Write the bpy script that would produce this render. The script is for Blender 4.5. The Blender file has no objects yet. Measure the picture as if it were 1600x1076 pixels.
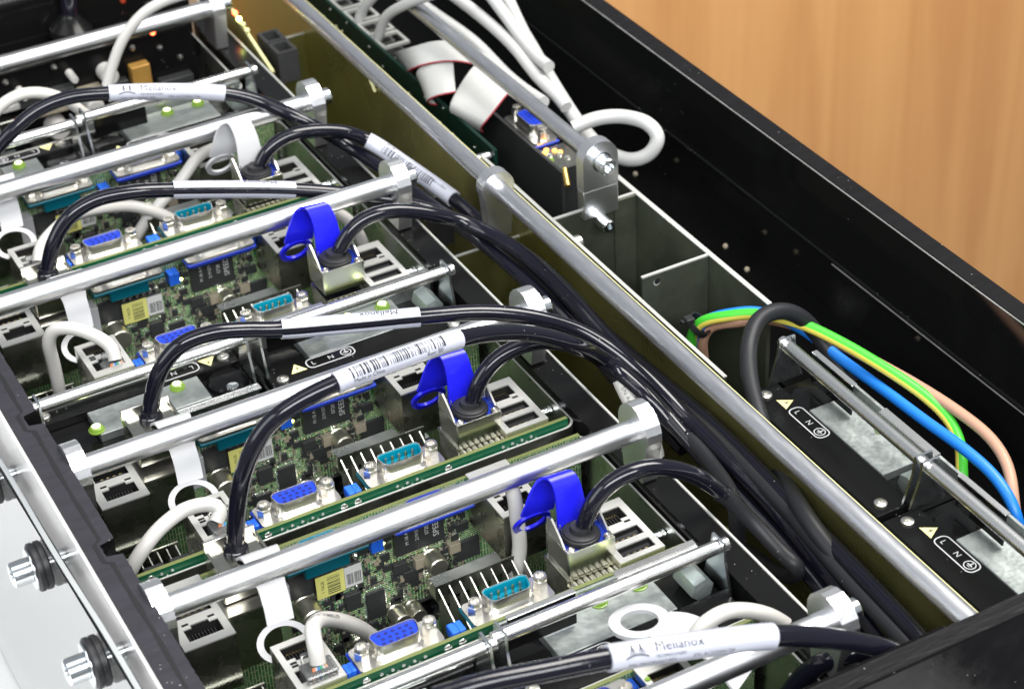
import bpy, math, random
from mathutils import Vector, Matrix
random.seed(7)
MM = 0.001
scene = bpy.context.scene
COL = scene.collection

# ---------------------------------------------------------------- camera
cam_data = bpy.data.cameras.new('camera')
cam = bpy.data.objects.new('camera', cam_data)
COL.objects.link(cam)
right = Vector((0.87672097, -0.47903102, -0.04346977))
down = Vector((-0.3082312, -0.49013661, -0.81532793))
fwd = Vector((0.36926124, 0.72821383, -0.57736535))
m = Matrix((right, -down, -fwd)).transposed().to_4x4()
m.translation = Vector((-178.4237, -473.0840, 473.5220)) * MM
cam.matrix_world = m
cam_data.sensor_width = 36.0
cam_data.lens = 3251.25 / 1600 * 36
cam_data.clip_start = 0.01
cam_data.clip_end = 50
cam_data.dof.use_dof = True
cam_data.dof.focus_distance = 0.765
cam_data.dof.aperture_fstop = 20
scene.camera = cam

# ---------------------------------------------------------------- world and lamps
world = bpy.data.worlds.new('World')
scene.world = world
world.use_nodes = True
world.node_tree.nodes['Background'].inputs[0].default_value = (0.86, 0.93, 1.0, 1)
world.node_tree.nodes['Background'].inputs[1].default_value = 0.33

def area(name, loc, target, sx, sy, power, col):
    d = bpy.data.lights.new(name, 'AREA')
    d.shape = 'RECTANGLE'; d.size = sx; d.size_y = sy; d.energy = power; d.color = col
    o = bpy.data.objects.new(name, d); COL.objects.link(o)
    o.location = loc
    o.rotation_euler = (Vector(target) - Vector(loc)).to_track_quat('-Z', 'Y').to_euler()
    return o
area('ceiling_lamp_row', (0.05, 0.25, 1.5), (0.05, 0.1, 0), 2.4, 0.7, 11, (1.0, 0.985, 0.96))
area('front_fill_light', (-0.35, -1.25, 1.25), (0.05, 0.15, -0.02), 1.9, 0.55, 56, (0.97, 0.99, 1.0))  # unseen fill added on the camera side to reach the board interiors
area('window_light', (-1.5, 0.1, 0.8), (0.05, 0.1, 0), 1.0, 1.0, 14, (0.93, 0.97, 1.0))
area('cabinet_fill_light', (1.0, 0.1, 1.3), (1.0, 1.0, -0.6), 1.2, 0.8, 52, (1.0, 0.97, 0.92))  # added light out of view, aimed at the wood to brighten it

scene.view_settings.view_transform = 'Standard'
scene.view_settings.look = 'None'
scene.view_settings.exposure = 0.0
scene.view_settings.gamma = 1.0
scene.render.engine = 'CYCLES'
scene.cycles.max_bounces = 10
scene.cycles.glossy_bounces = 5
scene.cycles.transmission_bounces = 8
scene.cycles.transparent_max_bounces = 12
scene.cycles.caustics_reflective = False
scene.cycles.caustics_refractive = False
scene.cycles.use_denoising = True

# ---------------------------------------------------------------- materials
def mat(name, col, metal=0.0, rough=0.5, var=0.0, vscale=60.0, bump=0.0, bscale=400.0, trans=0.0,
        emit=None, estr=0.0, ior=1.45, stretch=None, coat=0.0, rvar=0.0, specks=0.0, spec=0.5):
    m_ = bpy.data.materials.new(name); m_.use_nodes = True
    nt = m_.node_tree; b = nt.nodes['Principled BSDF']
    c4 = (*col, 1)
    b.inputs['Base Color'].default_value = c4
    b.inputs['Metallic'].default_value = metal
    b.inputs['Roughness'].default_value = rough
    b.inputs['IOR'].default_value = ior
    b.inputs['Specular IOR Level'].default_value = spec
    b.inputs['Transmission Weight'].default_value = trans
    if coat:
        b.inputs['Coat Weight'].default_value = coat
        b.inputs['Coat Roughness'].default_value = 0.08
    if emit:
        b.inputs['Emission Color'].default_value = (*emit, 1)
        b.inputs['Emission Strength'].default_value = estr
    tc = nt.nodes.new('ShaderNodeTexCoord')
    vec = tc.outputs['Object']
    if stretch:
        mp = nt.nodes.new('ShaderNodeMapping'); mp.inputs['Scale'].default_value = stretch
        nt.links.new(vec, mp.inputs['Vector']); vec = mp.outputs['Vector']
    colour = None
    if var > 0 or rvar > 0:
        n = nt.nodes.new('ShaderNodeTexNoise'); n.inputs['Scale'].default_value = vscale
        n.inputs['Detail'].default_value = 6; n.inputs['Roughness'].default_value = 0.65
        nt.links.new(vec, n.inputs['Vector'])
        if var > 0:
            mx = nt.nodes.new('ShaderNodeMix'); mx.data_type = 'RGBA'
            mx.inputs[6].default_value = (*[max(0, c * (1 - var)) for c in col], 1)
            mx.inputs[7].default_value = (*[min(1, c * (1 + var)) for c in col], 1)
            nt.links.new(n.outputs['Fac'], mx.inputs[0])
            nt.links.new(mx.outputs[2], b.inputs['Base Color']); colour = mx.outputs[2]
        if rvar > 0:
            mr = nt.nodes.new('ShaderNodeMapRange')
            mr.inputs[1].default_value = 0.3; mr.inputs[2].default_value = 0.7
            mr.inputs[3].default_value = max(0.02, rough - rvar); mr.inputs[4].default_value = min(1, rough + rvar)
            nt.links.new(n.outputs['Fac'], mr.inputs[0]); nt.links.new(mr.outputs[0], b.inputs['Roughness'])
    if specks > 0:                                   # grains of dust and tiny scratches lying on the surface
        v = nt.nodes.new('ShaderNodeTexVoronoi'); v.inputs['Scale'].default_value = 420
        nt.links.new(tc.outputs['Object'], v.inputs['Vector'])
        ns = nt.nodes.new('ShaderNodeTexNoise'); ns.inputs['Scale'].default_value = 35
        nt.links.new(tc.outputs['Object'], ns.inputs['Vector'])
        lt = nt.nodes.new('ShaderNodeMath'); lt.operation = 'LESS_THAN'; lt.inputs[1].default_value = 0.055
        nt.links.new(v.outputs['Distance'], lt.inputs[0])
        gt = nt.nodes.new('ShaderNodeMath'); gt.operation = 'GREATER_THAN'; gt.inputs[1].default_value = 1 - specks
        nt.links.new(ns.outputs['Fac'], gt.inputs[0])
        mu = nt.nodes.new('ShaderNodeMath'); mu.operation = 'MULTIPLY'
        nt.links.new(lt.outputs[0], mu.inputs[0]); nt.links.new(gt.outputs[0], mu.inputs[1])
        mx2 = nt.nodes.new('ShaderNodeMix'); mx2.data_type = 'RGBA'
        mx2.inputs[7].default_value = (0.6, 0.58, 0.55, 1)
        if colour is not None: nt.links.new(colour, mx2.inputs[6])
        else: mx2.inputs[6].default_value = c4
        nt.links.new(mu.outputs[0], mx2.inputs[0]); nt.links.new(mx2.outputs[2], b.inputs['Base Color'])
    if bump > 0:
        n2 = nt.nodes.new('ShaderNodeTexNoise'); n2.inputs['Scale'].default_value = bscale
        n2.inputs['Detail'].default_value = 4
        nt.links.new(vec, n2.inputs['Vector'])
        bp = nt.nodes.new('ShaderNodeBump'); bp.inputs['Strength'].default_value = bump
        bp.inputs['Distance'].default_value = 0.0004
        nt.links.new(n2.outputs['Fac'], bp.inputs['Height']); nt.links.new(bp.outputs[0], b.inputs['Normal'])
    return m_

def pcb_material(name, dark, light, line):
    m_ = bpy.data.materials.new(name); m_.use_nodes = True
    nt = m_.node_tree; b = nt.nodes['Principled BSDF']
    L = nt.links.new
    tc = nt.nodes.new('ShaderNodeTexCoord')
    mp = nt.nodes.new('ShaderNodeMapping'); mp.inputs['Rotation'].default_value = (math.pi / 2, 0, 0)
    L(tc.outputs['Object'], mp.inputs['Vector'])
    def bricks(scale, w, h, mortar, rot):
        mq = nt.nodes.new('ShaderNodeMapping'); mq.inputs['Rotation'].default_value = (0, 0, rot)
        L(mp.outputs[0], mq.inputs['Vector'])
        br = nt.nodes.new('ShaderNodeTexBrick')
        br.inputs['Scale'].default_value = scale; br.inputs['Brick Width'].default_value = w
        br.inputs['Row Height'].default_value = h; br.inputs['Mortar Size'].default_value = mortar
        br.inputs['Color1'].default_value = (0, 0, 0, 1); br.inputs['Color2'].default_value = (0, 0, 0, 1)
        br.inputs['Mortar'].default_value = (1, 1, 1, 1)
        br.offset = 0.37; br.squash = 0.6; br.squash_frequency = 3
        L(mq.outputs[0], br.inputs['Vector'])
        return br.outputs['Color']
    t1 = bricks(420, 2.2, 0.38, 0.07, 0); t2 = bricks(340, 1.7, 0.42, 0.07, math.pi / 2)
    region = nt.nodes.new('ShaderNodeTexVoronoi'); region.inputs['Scale'].default_value = 95
    L(mp.outputs[0], region.inputs['Vector'])
    sep = nt.nodes.new('ShaderNodeSeparateColor'); L(region.outputs['Color'], sep.inputs[0])
    g = nt.nodes.new('ShaderNodeMath'); g.operation = 'GREATER_THAN'; g.inputs[1].default_value = 0.5
    L(sep.outputs[0], g.inputs[0])
    mixt = nt.nodes.new('ShaderNodeMix'); mixt.data_type = 'RGBA'
    L(g.outputs[0], mixt.inputs[0]); L(t1, mixt.inputs[6]); L(t2, mixt.inputs[7])
    base = nt.nodes.new('ShaderNodeMix'); base.data_type = 'RGBA'
    base.inputs[6].default_value = (*dark, 1); base.inputs[7].default_value = (*light, 1)
    L(sep.outputs[1], base.inputs[0])
    fin = nt.nodes.new('ShaderNodeMix'); fin.data_type = 'RGBA'; fin.inputs[7].default_value = (*line, 1)
    mfac = nt.nodes.new('ShaderNodeMath'); mfac.operation = 'MULTIPLY'; mfac.inputs[1].default_value = 0.75
    L(mixt.outputs[2], mfac.inputs[0])
    L(base.outputs[2], fin.inputs[6]); L(mfac.outputs[0], fin.inputs[0])
    vias = nt.nodes.new('ShaderNodeTexVoronoi'); vias.inputs['Scale'].default_value = 520
    L(mp.outputs[0], vias.inputs['Vector'])
    lt = nt.nodes.new('ShaderNodeMath'); lt.operation = 'LESS_THAN'; lt.inputs[1].default_value = 0.17
    L(vias.outputs['Distance'], lt.inputs[0])
    f2 = nt.nodes.new('ShaderNodeMix'); f2.data_type = 'RGBA'; f2.inputs[7].default_value = (0.45, 0.42, 0.25, 1)
    L(lt.outputs[0], f2.inputs[0]); L(fin.outputs[2], f2.inputs[6])
    L(f2.outputs[2], b.inputs['Base Color'])
    b.inputs['Roughness'].default_value = 0.35
    return m_

def wood_material(name):
    m_ = bpy.data.materials.new(name); m_.use_nodes = True
    nt = m_.node_tree; b = nt.nodes['Principled BSDF']; L = nt.links.new
    tc = nt.nodes.new('ShaderNodeTexCoord')
    mp = nt.nodes.new('ShaderNodeMapping'); mp.inputs['Scale'].default_value = (1.0, 1.0, 0.11)
    L(tc.outputs['Object'], mp.inputs['Vector'])
    n1 = nt.nodes.new('ShaderNodeTexNoise'); n1.inputs['Scale'].default_value = 14; n1.inputs['Detail'].default_value = 5
    n1.inputs['Distortion'].default_value = 0.9
    L(mp.outputs[0], n1.inputs['Vector'])
    mp2 = nt.nodes.new('ShaderNodeMapping'); mp2.inputs['Scale'].default_value = (1.0, 1.0, 0.03)
    L(tc.outputs['Object'], mp2.inputs['Vector'])
    n2 = nt.nodes.new('ShaderNodeTexNoise'); n2.inputs['Scale'].default_value = 130; n2.inputs['Detail'].default_value = 3
    L(mp2.outputs[0], n2.inputs['Vector'])
    ad = nt.nodes.new('ShaderNodeMath'); ad.operation = 'MULTIPLY_ADD'; ad.inputs[1].default_value = 0.33
    L(n2.outputs['Fac'], ad.inputs[0]); L(n1.outputs['Fac'], ad.inputs[2])
    cr = nt.nodes.new('ShaderNodeValToRGB')
    e = cr.color_ramp.elements
    e[0].position = 0.5; e[0].color = (0.47, 0.22, 0.076, 1)
    e[1].position = 0.86; e[1].color = (0.57, 0.292, 0.108, 1)
    k = e.new(0.66); k.color = (0.52, 0.256, 0.091, 1)
    L(ad.outputs[0], cr.inputs[0]); L(cr.outputs[0], b.inputs['Base Color'])
    b.inputs['Roughness'].default_value = 0.45
    return m_

M = dict(
    rod=mat('brushed_rod', (0.80, 0.80, 0.82), 1.0, 0.34, var=0.05, vscale=700, bump=0.035, bscale=1500, stretch=(0.12, 1, 1), rvar=0.04),
    rail=mat('brushed_rail', (0.78, 0.78, 0.81), 1.0, 0.33, var=0.05, vscale=700, bump=0.035, bscale=1500, stretch=(1, 0.12, 1), rvar=0.04),
    polish=mat('polished_steel', (0.80, 0.80, 0.79), 1.0, 0.27, var=0.05, vscale=120, bump=0.03, bscale=500),
    lug=mat('milled_aluminium', (0.88, 0.88, 0.90), 1.0, 0.33, var=0.05, vscale=200, bump=0.2, bscale=700),
    steel=mat('sheet_steel', (0.52, 0.53, 0.48), 1.0, 0.3, var=0.25, vscale=60, bump=0.08, bscale=300, rvar=0.12),
    edge=mat('cut_steel_edge', (0.62, 0.62, 0.58), 0.5, 0.35, var=0.05, vscale=400),
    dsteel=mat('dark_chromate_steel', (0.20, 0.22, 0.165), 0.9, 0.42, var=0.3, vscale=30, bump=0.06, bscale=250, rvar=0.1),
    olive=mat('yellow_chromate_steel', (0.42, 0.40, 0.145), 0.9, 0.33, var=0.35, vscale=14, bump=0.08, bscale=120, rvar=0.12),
    oedge=mat('yellow_board_edge', (0.62, 0.60, 0.30), 0.0, 0.45, var=0.15, vscale=150),
    galv=mat('galvanised_plate', (0.36, 0.39, 0.38), 0.75, 0.42, var=0.45, vscale=260, bump=0.4, bscale=250, rvar=0.1),
    nickel=mat('nickel_flange', (0.66, 0.64, 0.60), 0.97, 0.28, var=0.06, vscale=300, bump=0.05),
    tin=mat('tinned_port_face', (0.75, 0.74, 0.70), 0.75, 0.35, var=0.05, vscale=250),
    plug=mat('plug_chrome', (0.56, 0.55, 0.48), 1.0, 0.2, var=0.2, vscale=80, bump=0.12, bscale=90, rvar=0.08),
    port=mat('port_side', (0.50, 0.49, 0.43), 1.0, 0.28, var=0.2, vscale=60, rvar=0.1),
    blackp=mat('black_plastic', (0.012, 0.012, 0.013), 0, 0.45, bump=0.05),
    hole=mat('dark_recess', (0.004, 0.004, 0.004), 0, 0.8),
    chip=mat('chip_black', (0.034, 0.035, 0.035), 0, 0.4, var=0.2, vscale=300, spec=0.35),
    cable=mat('black_jacket', (0.006, 0.006, 0.011), 0, 0.12, bump=0.2, bscale=150, rvar=0.04, specks=0.42),
    matte=mat('matte_jacket', (0.015, 0.0155, 0.018), 0, 0.45, bump=0.12, bscale=250, specks=0.4, spec=0.3),
    shrink=mat('heat_shrink', (0.01, 0.01, 0.014), 0, 0.13, bump=0.5, bscale=120),
    white=mat('white_plastic', (0.47, 0.47, 0.48), 0, 0.35),
    paper=mat('white_label', (0.45, 0.46, 0.53), 0, 0.3, coat=0.5),
    wcab=mat('white_jacket', (0.49, 0.475, 0.45), 0, 0.4, var=0.08, vscale=60, bump=0.1, bscale=140),
    wcab2=mat('grey_white_jacket', (0.42, 0.42, 0.41), 0, 0.35, var=0.06, vscale=50, bump=0.1, bscale=140),
    print=mat('black_print', (0.02, 0.02, 0.025), 0, 0.5),
    blue=mat('blue_tab', (0.012, 0.012, 0.62), 0, 0.28, var=0.12, vscale=40, bump=0.06, bscale=300),
    vga=mat('vga_blue', (0.006, 0.036, 0.46), 0, 0.4),
    vgad=mat('vga_hole', (0.002, 0.008, 0.12), 0, 0.6),
    bluep=mat('blue_housing', (0.015, 0.045, 0.42), 0, 0.4),
    teal=mat('teal_housing', (0.0, 0.085, 0.12), 0, 0.4),
    tealc=mat('teal_insert', (0.0, 0.22, 0.32), 0, 0.35),
    jump=mat('blue_jumper', (0.02, 0.13, 0.68), 0, 0.4),
    gold=mat('gold_contact', (0.75, 0.6, 0.3), 1.0, 0.25),
    solder=mat('solder', (0.9, 0.9, 0.86), 0.9, 0.22),
    cap=mat('capacitor_can', (0.62, 0.60, 0.50), 0.9, 0.32, var=0.08),
    capm=mat('capacitor_mark', (0.12, 0.02, 0.03), 0, 0.5),
    tan=mat('tantalum_tan', (0.30, 0.26, 0.19), 0, 0.45, var=0.2, vscale=500),
    ystick=mat('yellow_sticker', (0.62, 0.60, 0.18), 0, 0.5),
    wstick=mat('grey_sticker', (0.55, 0.55, 0.53), 0, 0.5),
    pcb=pcb_material('pcb_face', (0.034, 0.15, 0.058), (0.06, 0.23, 0.088), (0.66, 0.70, 0.38)),
    pedge=mat('pcb_cut_edge', (0.13, 0.15, 0.05), 0, 0.45, var=0.2, vscale=400),
    pback=mat('pcb_back', (0.006, 0.09, 0.04), 0, 0.3, var=0.4, vscale=350),
    chassis=mat('black_painted_board', (0.005, 0.0045, 0.005), 0, 0.16, var=0.3, vscale=120, bump=0.08, bscale=350, rvar=0.1, specks=0.47, spec=0.12),
    rim=mat('black_cut_rim', (0.024, 0.023, 0.029), 0, 0.5, var=0.5, vscale=220, bump=0.25, bscale=420, stretch=(0.25, 1, 1), specks=0.46, spec=0.35),
    rimd=mat('black_cut_rim_dark', (0.006, 0.0055, 0.006), 0, 0.35, var=0.6, vscale=220, bump=0.5, bscale=420, stretch=(0.25, 1, 1), specks=0.46, spec=0.2),
    acedge=mat('acrylic_edge', (0.75, 0.77, 0.78), 0.6, 0.12, var=0.3, vscale=40, stretch=(1, .3, 1)),
    highlight=mat('edge_highlight_grey', (0.55, 0.54, 0.52), 0.7, 0.3, var=0.7, vscale=90),  # lighter grey for highlights drawn along the wall edges
    gloss=mat('black_gloss_panel', (0.005, 0.005, 0.005), 0, 0.07, bump=0.2, bscale=16, rvar=0.05, specks=0.36, spec=0.6),
    psu=mat('psu_black_paint', (0.006, 0.006, 0.006), 0, 0.2, bump=0.15, bscale=500, specks=0.47, spec=0.22),
    ledgem=mat('ledge_black', (0.003, 0.003, 0.003), 0, 0.16, bump=0.1, bscale=60, spec=0.2),
    pdark=mat('dark_green_board', (0.003, 0.022, 0.016), 0, 0.4, var=0.4, vscale=200),
    foil=mat('psu_black_film', (0.006, 0.006, 0.006), 0, 0.14, bump=0.3, bscale=30, specks=0.4, spec=0.3),
    glass=mat('clear_acrylic', (1, 1, 1), 0, 0.03, trans=1.0, ior=1.49),
    cplug=mat('clear_plug', (0.95, 0.96, 0.95), 0, 0.06, trans=0.9, ior=1.45),
    alu=mat('pale_skin', (0.74, 0.72, 0.71), 0.25, 0.3, var=0.05, vscale=8),
    rubber=mat('black_rubber', (0.012, 0.012, 0.014), 0, 0.45, bump=0.3, bscale=600, stretch=(1, .2, .2), specks=0.42),
    zinc=mat('zinc_bolt', (0.75, 0.78, 0.80), 1.0, 0.2, var=0.08, vscale=300),
    hexz=mat('zinc_hex', (0.55, 0.62, 0.60), 0.85, 0.35, var=0.3, vscale=220, bump=0.3, bscale=400),
    table=mat('white_table', (0.88, 0.88, 0.87), 0, 0.5, var=0.05, vscale=12, stretch=(1, .15, 1)),
    wood=wood_material('wood_veneer'),
    tri=mat('warning_yellow', (0.85, 0.78, 0.35), 0, 0.4),
    ledg=mat('green_lit_led', (0.16, 0.26, 0.04), 0, 0.15, emit=(0.5, 0.9, 0.1), estr=0.12),
    ledw=mat('led_core', (0.9, 1, 0.6), 0, 0.3, emit=(0.85, 1.0, 0.45), estr=4.0),
    ledy=mat('yellow_led', (0.8, 0.9, 0.2), 0, 0.3, emit=(0.8, 1.0, 0.25), estr=14.0),
    ledr=mat('red_led', (0.9, 0.1, 0.05), 0, 0.3, emit=(1.0, 0.12, 0.04), estr=10.0),
    ledo=mat('orange_led', (0.9, 0.4, 0.1), 0, 0.3, emit=(1.0, 0.4, 0.08), estr=2.5),
    wgreen=mat('green_wire', (0.05, 0.44, 0.03), 0, 0.4), wyel=mat('yellow_wire_stripe', (0.72, 0.62, 0.10), 0, 0.4),
    wblue=mat('blue_wire', (0.01, 0.16, 0.58), 0, 0.4), wbrown=mat('brown_wire', (0.42, 0.24, 0.16), 0, 0.45),
    ribbon=mat('grey_ribbon', (0.40, 0.40, 0.385), 0, 0.45, var=0.06, vscale=80), red=mat('red_edge', (0.30, 0.03, 0.04), 0, 0.45),
    orange=mat('orange_wire', (0.6, 0.2, 0.08), 0, 0.5), bwire=mat('blue_pair', (0.05, 0.2, 0.5), 0, 0.5),
    gwire=mat('green_pair', (0.05, 0.35, 0.15), 0, 0.5), amber=mat('amber_part', (0.45, 0.25, 0.06), 0.3, 0.35, var=.3, vscale=120),
    brass=mat('brass_part', (0.55, 0.38, 0.12), 0.8, 0.35),
)

# ---------------------------------------------------------------- mesh building (all lengths in millimetres)
class MB:
    def __init__(self): self.v = []; self.f = []; self.m = []; self.mats = []; self.smooth = []
    def mi(self, k):
        mt = M[k]
        if mt not in self.mats: self.mats.append(mt)
        return self.mats.index(mt)
    def add(self, vs, fs, k, smooth=False):
        o = len(self.v); self.v += [tuple(p) for p in vs]; i = self.mi(k)
        for f in fs:
            self.f.append([o + a for a in f]); self.m.append(i); self.smooth.append(smooth)
        return self
    def box(self, x0, x1, y0, y1, z0, z1, k, c=0.0):
        if x0 > x1: x0, x1 = x1, x0
        if y0 > y1: y0, y1 = y1, y0
        if z0 > z1: z0, z1 = z1, z0
        if c <= 0:
            vs = [(x, y, z) for x in (x0, x1) for y in (y0, y1) for z in (z0, z1)]
            fs = [(0, 1, 3, 2), (4, 6, 7, 5), (0, 4, 5, 1), (2, 3, 7, 6), (0, 2, 6, 4), (1, 5, 7, 3)]
            return self.add(vs, fs, k)
        c = min(c, (x1 - x0) * .45, (y1 - y0) * .45, (z1 - z0) * .45)
        def ring(d, z): return [(x0 + d, y0, z), (x1 - d, y0, z), (x1, y0 + d, z), (x1, y1 - d, z), (x1 - d, y1, z), (x0 + d, y1, z), (x0, y1 - d, z), (x0, y0 + d, z)]
        def ring_in(z): return [(x0 + c, y0 + c, z), (x1 - c, y0 + c, z), (x1 - c, y0 + c, z), (x1 - c, y1 - c, z), (x1 - c, y1 - c, z), (x0 + c, y1 - c, z), (x0 + c, y1 - c, z), (x0 + c, y0 + c, z)]
        r = [ring(c, z0 + c), ring(c, z1 - c)]
        vs = r[0] + r[1] + [(x0 + c, y0 + c, z1), (x1 - c, y0 + c, z1), (x1 - c, y1 - c, z1), (x0 + c, y1 - c, z1),
                            (x0 + c, y0 + c, z0), (x1 - c, y0 + c, z0), (x1 - c, y1 - c, z0), (x0 + c, y1 - c, z0)]
        fs = [(i, (i + 1) % 8, 8 + (i + 1) % 8, 8 + i) for i in range(8)]
        t, b_ = 16, 20
        fs += [(t, t + 1, t + 2, t + 3), (b_ + 3, b_ + 2, b_ + 1, b_)]
        fs += [(8, 9, t + 1, t), (9, 10, t + 1), (10, 11, t + 2, t + 1), (11, 12, t + 2), (12, 13, t + 3, t + 2), (13, 14, t + 3), (14, 15, t, t + 3), (15, 8, t)]
        fs += [(1, 0, b_, b_ + 1), (2, 1, b_ + 1), (3, 2, b_ + 1, b_ + 2), (4, 3, b_ + 2), (5, 4, b_ + 2, b_ + 3), (6, 5, b_ + 3), (7, 6, b_ + 3, b_), (0, 7, b_)]
        return self.add(vs, fs, k)
    def lathe(self, origin, axis, prof, k, n=20, smooth=True, start=0.0):
        """prof: list of (distance along axis, radius)."""
        a = Vector(axis).normalized(); u = a.orthogonal().normalized(); w = a.cross(u); o = Vector(origin)
        vs = []; fs = []
        for d, r in prof:
            for i in range(n):
                t = 2 * math.pi * i / n + start
                vs.append(o + a * d + (u * math.cos(t) + w * math.sin(t)) * r)
        for j in range(len(prof) - 1):
            for i in range(n):
                fs.append((j * n + i, j * n + (i + 1) % n, (j + 1) * n + (i + 1) % n, (j + 1) * n + i))
        if prof[0][1] > 0: fs.append(tuple(reversed(range(n))))
        if prof[-1][1] > 0: fs.append(tuple(range((len(prof) - 1) * n, len(prof) * n)))
        return self.add(vs, fs, k, smooth)
    def cyl(self, p0, p1, r, k, n=20, bevel=0.0):
        d = (Vector(p1) - Vector(p0)).length
        pr = [(0, r), (d, r)] if bevel <= 0 else [(0, r - bevel), (bevel, r), (d - bevel, r), (d, r - bevel)]
        return self.lathe(p0, Vector(p1) - Vector(p0), pr, k, n)
    def tube(self, fr, r, k, n=14, a0=0.0, a1=None, caps=True):
        """fr: frames (point, tangent, normal, binormal); a0/a1 in radians for an open wrap."""
        full = a1 is None
        cnt = n if full else n + 1
        vs = []; fs = []
        for j, (p, t, nn, bb) in enumerate(fr):
            rr = r(j / (len(fr) - 1)) if callable(r) else r
            for i in range(cnt):
                an = (2 * math.pi * i / n) if full else a0 + (a1 - a0) * i / n
                vs.append(p + (nn * math.cos(an) + bb * math.sin(an)) * rr)
        for j in range(len(fr) - 1):
            for i in range(n if full else n):
                i2 = (i + 1) % cnt if full else i + 1
                fs.append((j * cnt + i, j * cnt + i2, (j + 1) * cnt + i2, (j + 1) * cnt + i))
        if full and caps:
            fs.append(tuple(reversed(range(cnt)))); fs.append(tuple(range((len(fr) - 1) * cnt, len(fr) * cnt)))
        return self.add(vs, fs, k, True)
    def prism(self, pts, d, k, smooth=False):
        """closed outline of 3D points swept by vector d."""
        n = len(pts); D = Vector(d)
        vs = [Vector(p) for p in pts] + [Vector(p) + D for p in pts]
        fs = [tuple(reversed(range(n))), tuple(range(n, 2 * n))] + [(i, (i + 1) % n, n + (i + 1) % n, n + i) for i in range(n)]
        return self.add(vs, fs, k, smooth)
    def strip(self, path, wv, th, k):
        """flat strap: path of points, wv half-width vectors, thickness along the local normal."""
        vs = []; fs = []; n = len(path)
        for j in range(n):
            p = Vector(path[j]); w = Vector(wv[j])
            t = Vector(path[min(j + 1, n - 1)]) - Vector(path[max(j - 1, 0)])
            nn = t.cross(w).normalized() * th * .5
            vs += [p - w - nn, p + w - nn, p + w + nn, p - w + nn]
        for j in range(n - 1):
            for i in range(4):
                fs.append((j * 4 + i, j * 4 + (i + 1) % 4, j * 4 + 4 + (i + 1) % 4, j * 4 + 4 + i))
        fs += [(3, 2, 1, 0), tuple(range(4 * n - 4, 4 * n))]
        return self.add(vs, fs, k, True)
    def rounded(self, cx, cy, w, h, r, z0, z1, k, n=5, k_side=None):
        pts = rrect(cx, cy, w, h, r, n)
        return self.prism([(x, y, z0) for x, y in pts], (0, 0, z1 - z0), k)
    def frame(self, outer, inner, z0, z1, k):
        """plate with a hole: outer and inner outlines with equal counts."""
        n = len(outer)
        vs = [(x, y, z0) for x, y in outer] + [(x, y, z0) for x, y in inner] + [(x, y, z1) for x, y in outer] + [(x, y, z1) for x, y in inner]
        fs = []
        for i in range(n):
            j = (i + 1) % n
            fs += [(2 * n + i, 2 * n + j, 3 * n + j, 3 * n + i), (j, i, n + i, n + j), (i, j, 2 * n + j, 2 * n + i), (n + j, n + i, 3 * n + i, 3 * n + j)]
        return self.add(vs, fs, k)
    def build(self, name, parent=None, origin=(0, 0, 0), bevel=0.0, sharp=35):
        me = bpy.data.meshes.new(name)
        o = Vector(origin)
        me.from_pydata([(Vector(p) - o) * MM for p in self.v], [], self.f)
        for mt in self.mats: me.materials.append(mt)
        for i, p in enumerate(me.polygons):
            p.material_index = self.m[i]; p.use_smooth = self.smooth[i]
        me.validate(); me.update()
        if any(self.smooth):
            me.set_sharp_from_angle(angle=math.radians(sharp))
        ob = bpy.data.objects.new(name, me); COL.objects.link(ob)
        if parent is not None: ob.parent = parent
        else: ob.location = o * MM
        return ob

def rrect(cx, cy, w, h, r, n=5):
    pts = []
    for qx, qy, a in ((1, 1, 0), (-1, 1, 90), (-1, -1, 180), (1, -1, 270)):
        for i in range(n + 1):
            t = math.radians(a + 90 * i / n)
            pts.append((cx + qx * (w / 2 - r) + r * math.cos(t), cy + qy * (h / 2 - r) + r * math.sin(t)))
    return pts
def dshape(cx, cy, w, h, r, slant=1.4, n=4):
    """D-sub outline, wider at +y."""
    pts = rrect(cx, cy, w, h, r, n)
    return [(cx + (x - cx) * (1 + slant / w * (y - cy) / (h / 2)), y) for x, y in pts]

def thing(name, label, cat, loc=(0, 0, 0), rz=0.0, group=None):
    o = bpy.data.objects.new(name, None); COL.objects.link(o)
    o.location = Vector(loc) * MM; o.rotation_euler = (0, 0, rz); o.empty_display_size = 0.01
    return tag(o, label, cat, group)
def tag(o, label=None, cat=None, group=None, kind=None):
    if label: o['label'] = label
    if cat: o['category'] = cat
    if group: o['group'] = group
    if kind: o['kind'] = kind
    return o
def copy_tree(o, parent=None):
    c = o.copy(); COL.objects.link(c); c.parent = parent
    for ch in list(o.children): copy_tree(ch, c)
    return c
def place(src, first, label, loc, rz=0.0, group=None):
    o = src if first else copy_tree(src)
    o.location = Vector(loc) * MM; o.rotation_euler = (0, 0, rz); o['label'] = label
    if group: o['group'] = group
    return o

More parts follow.
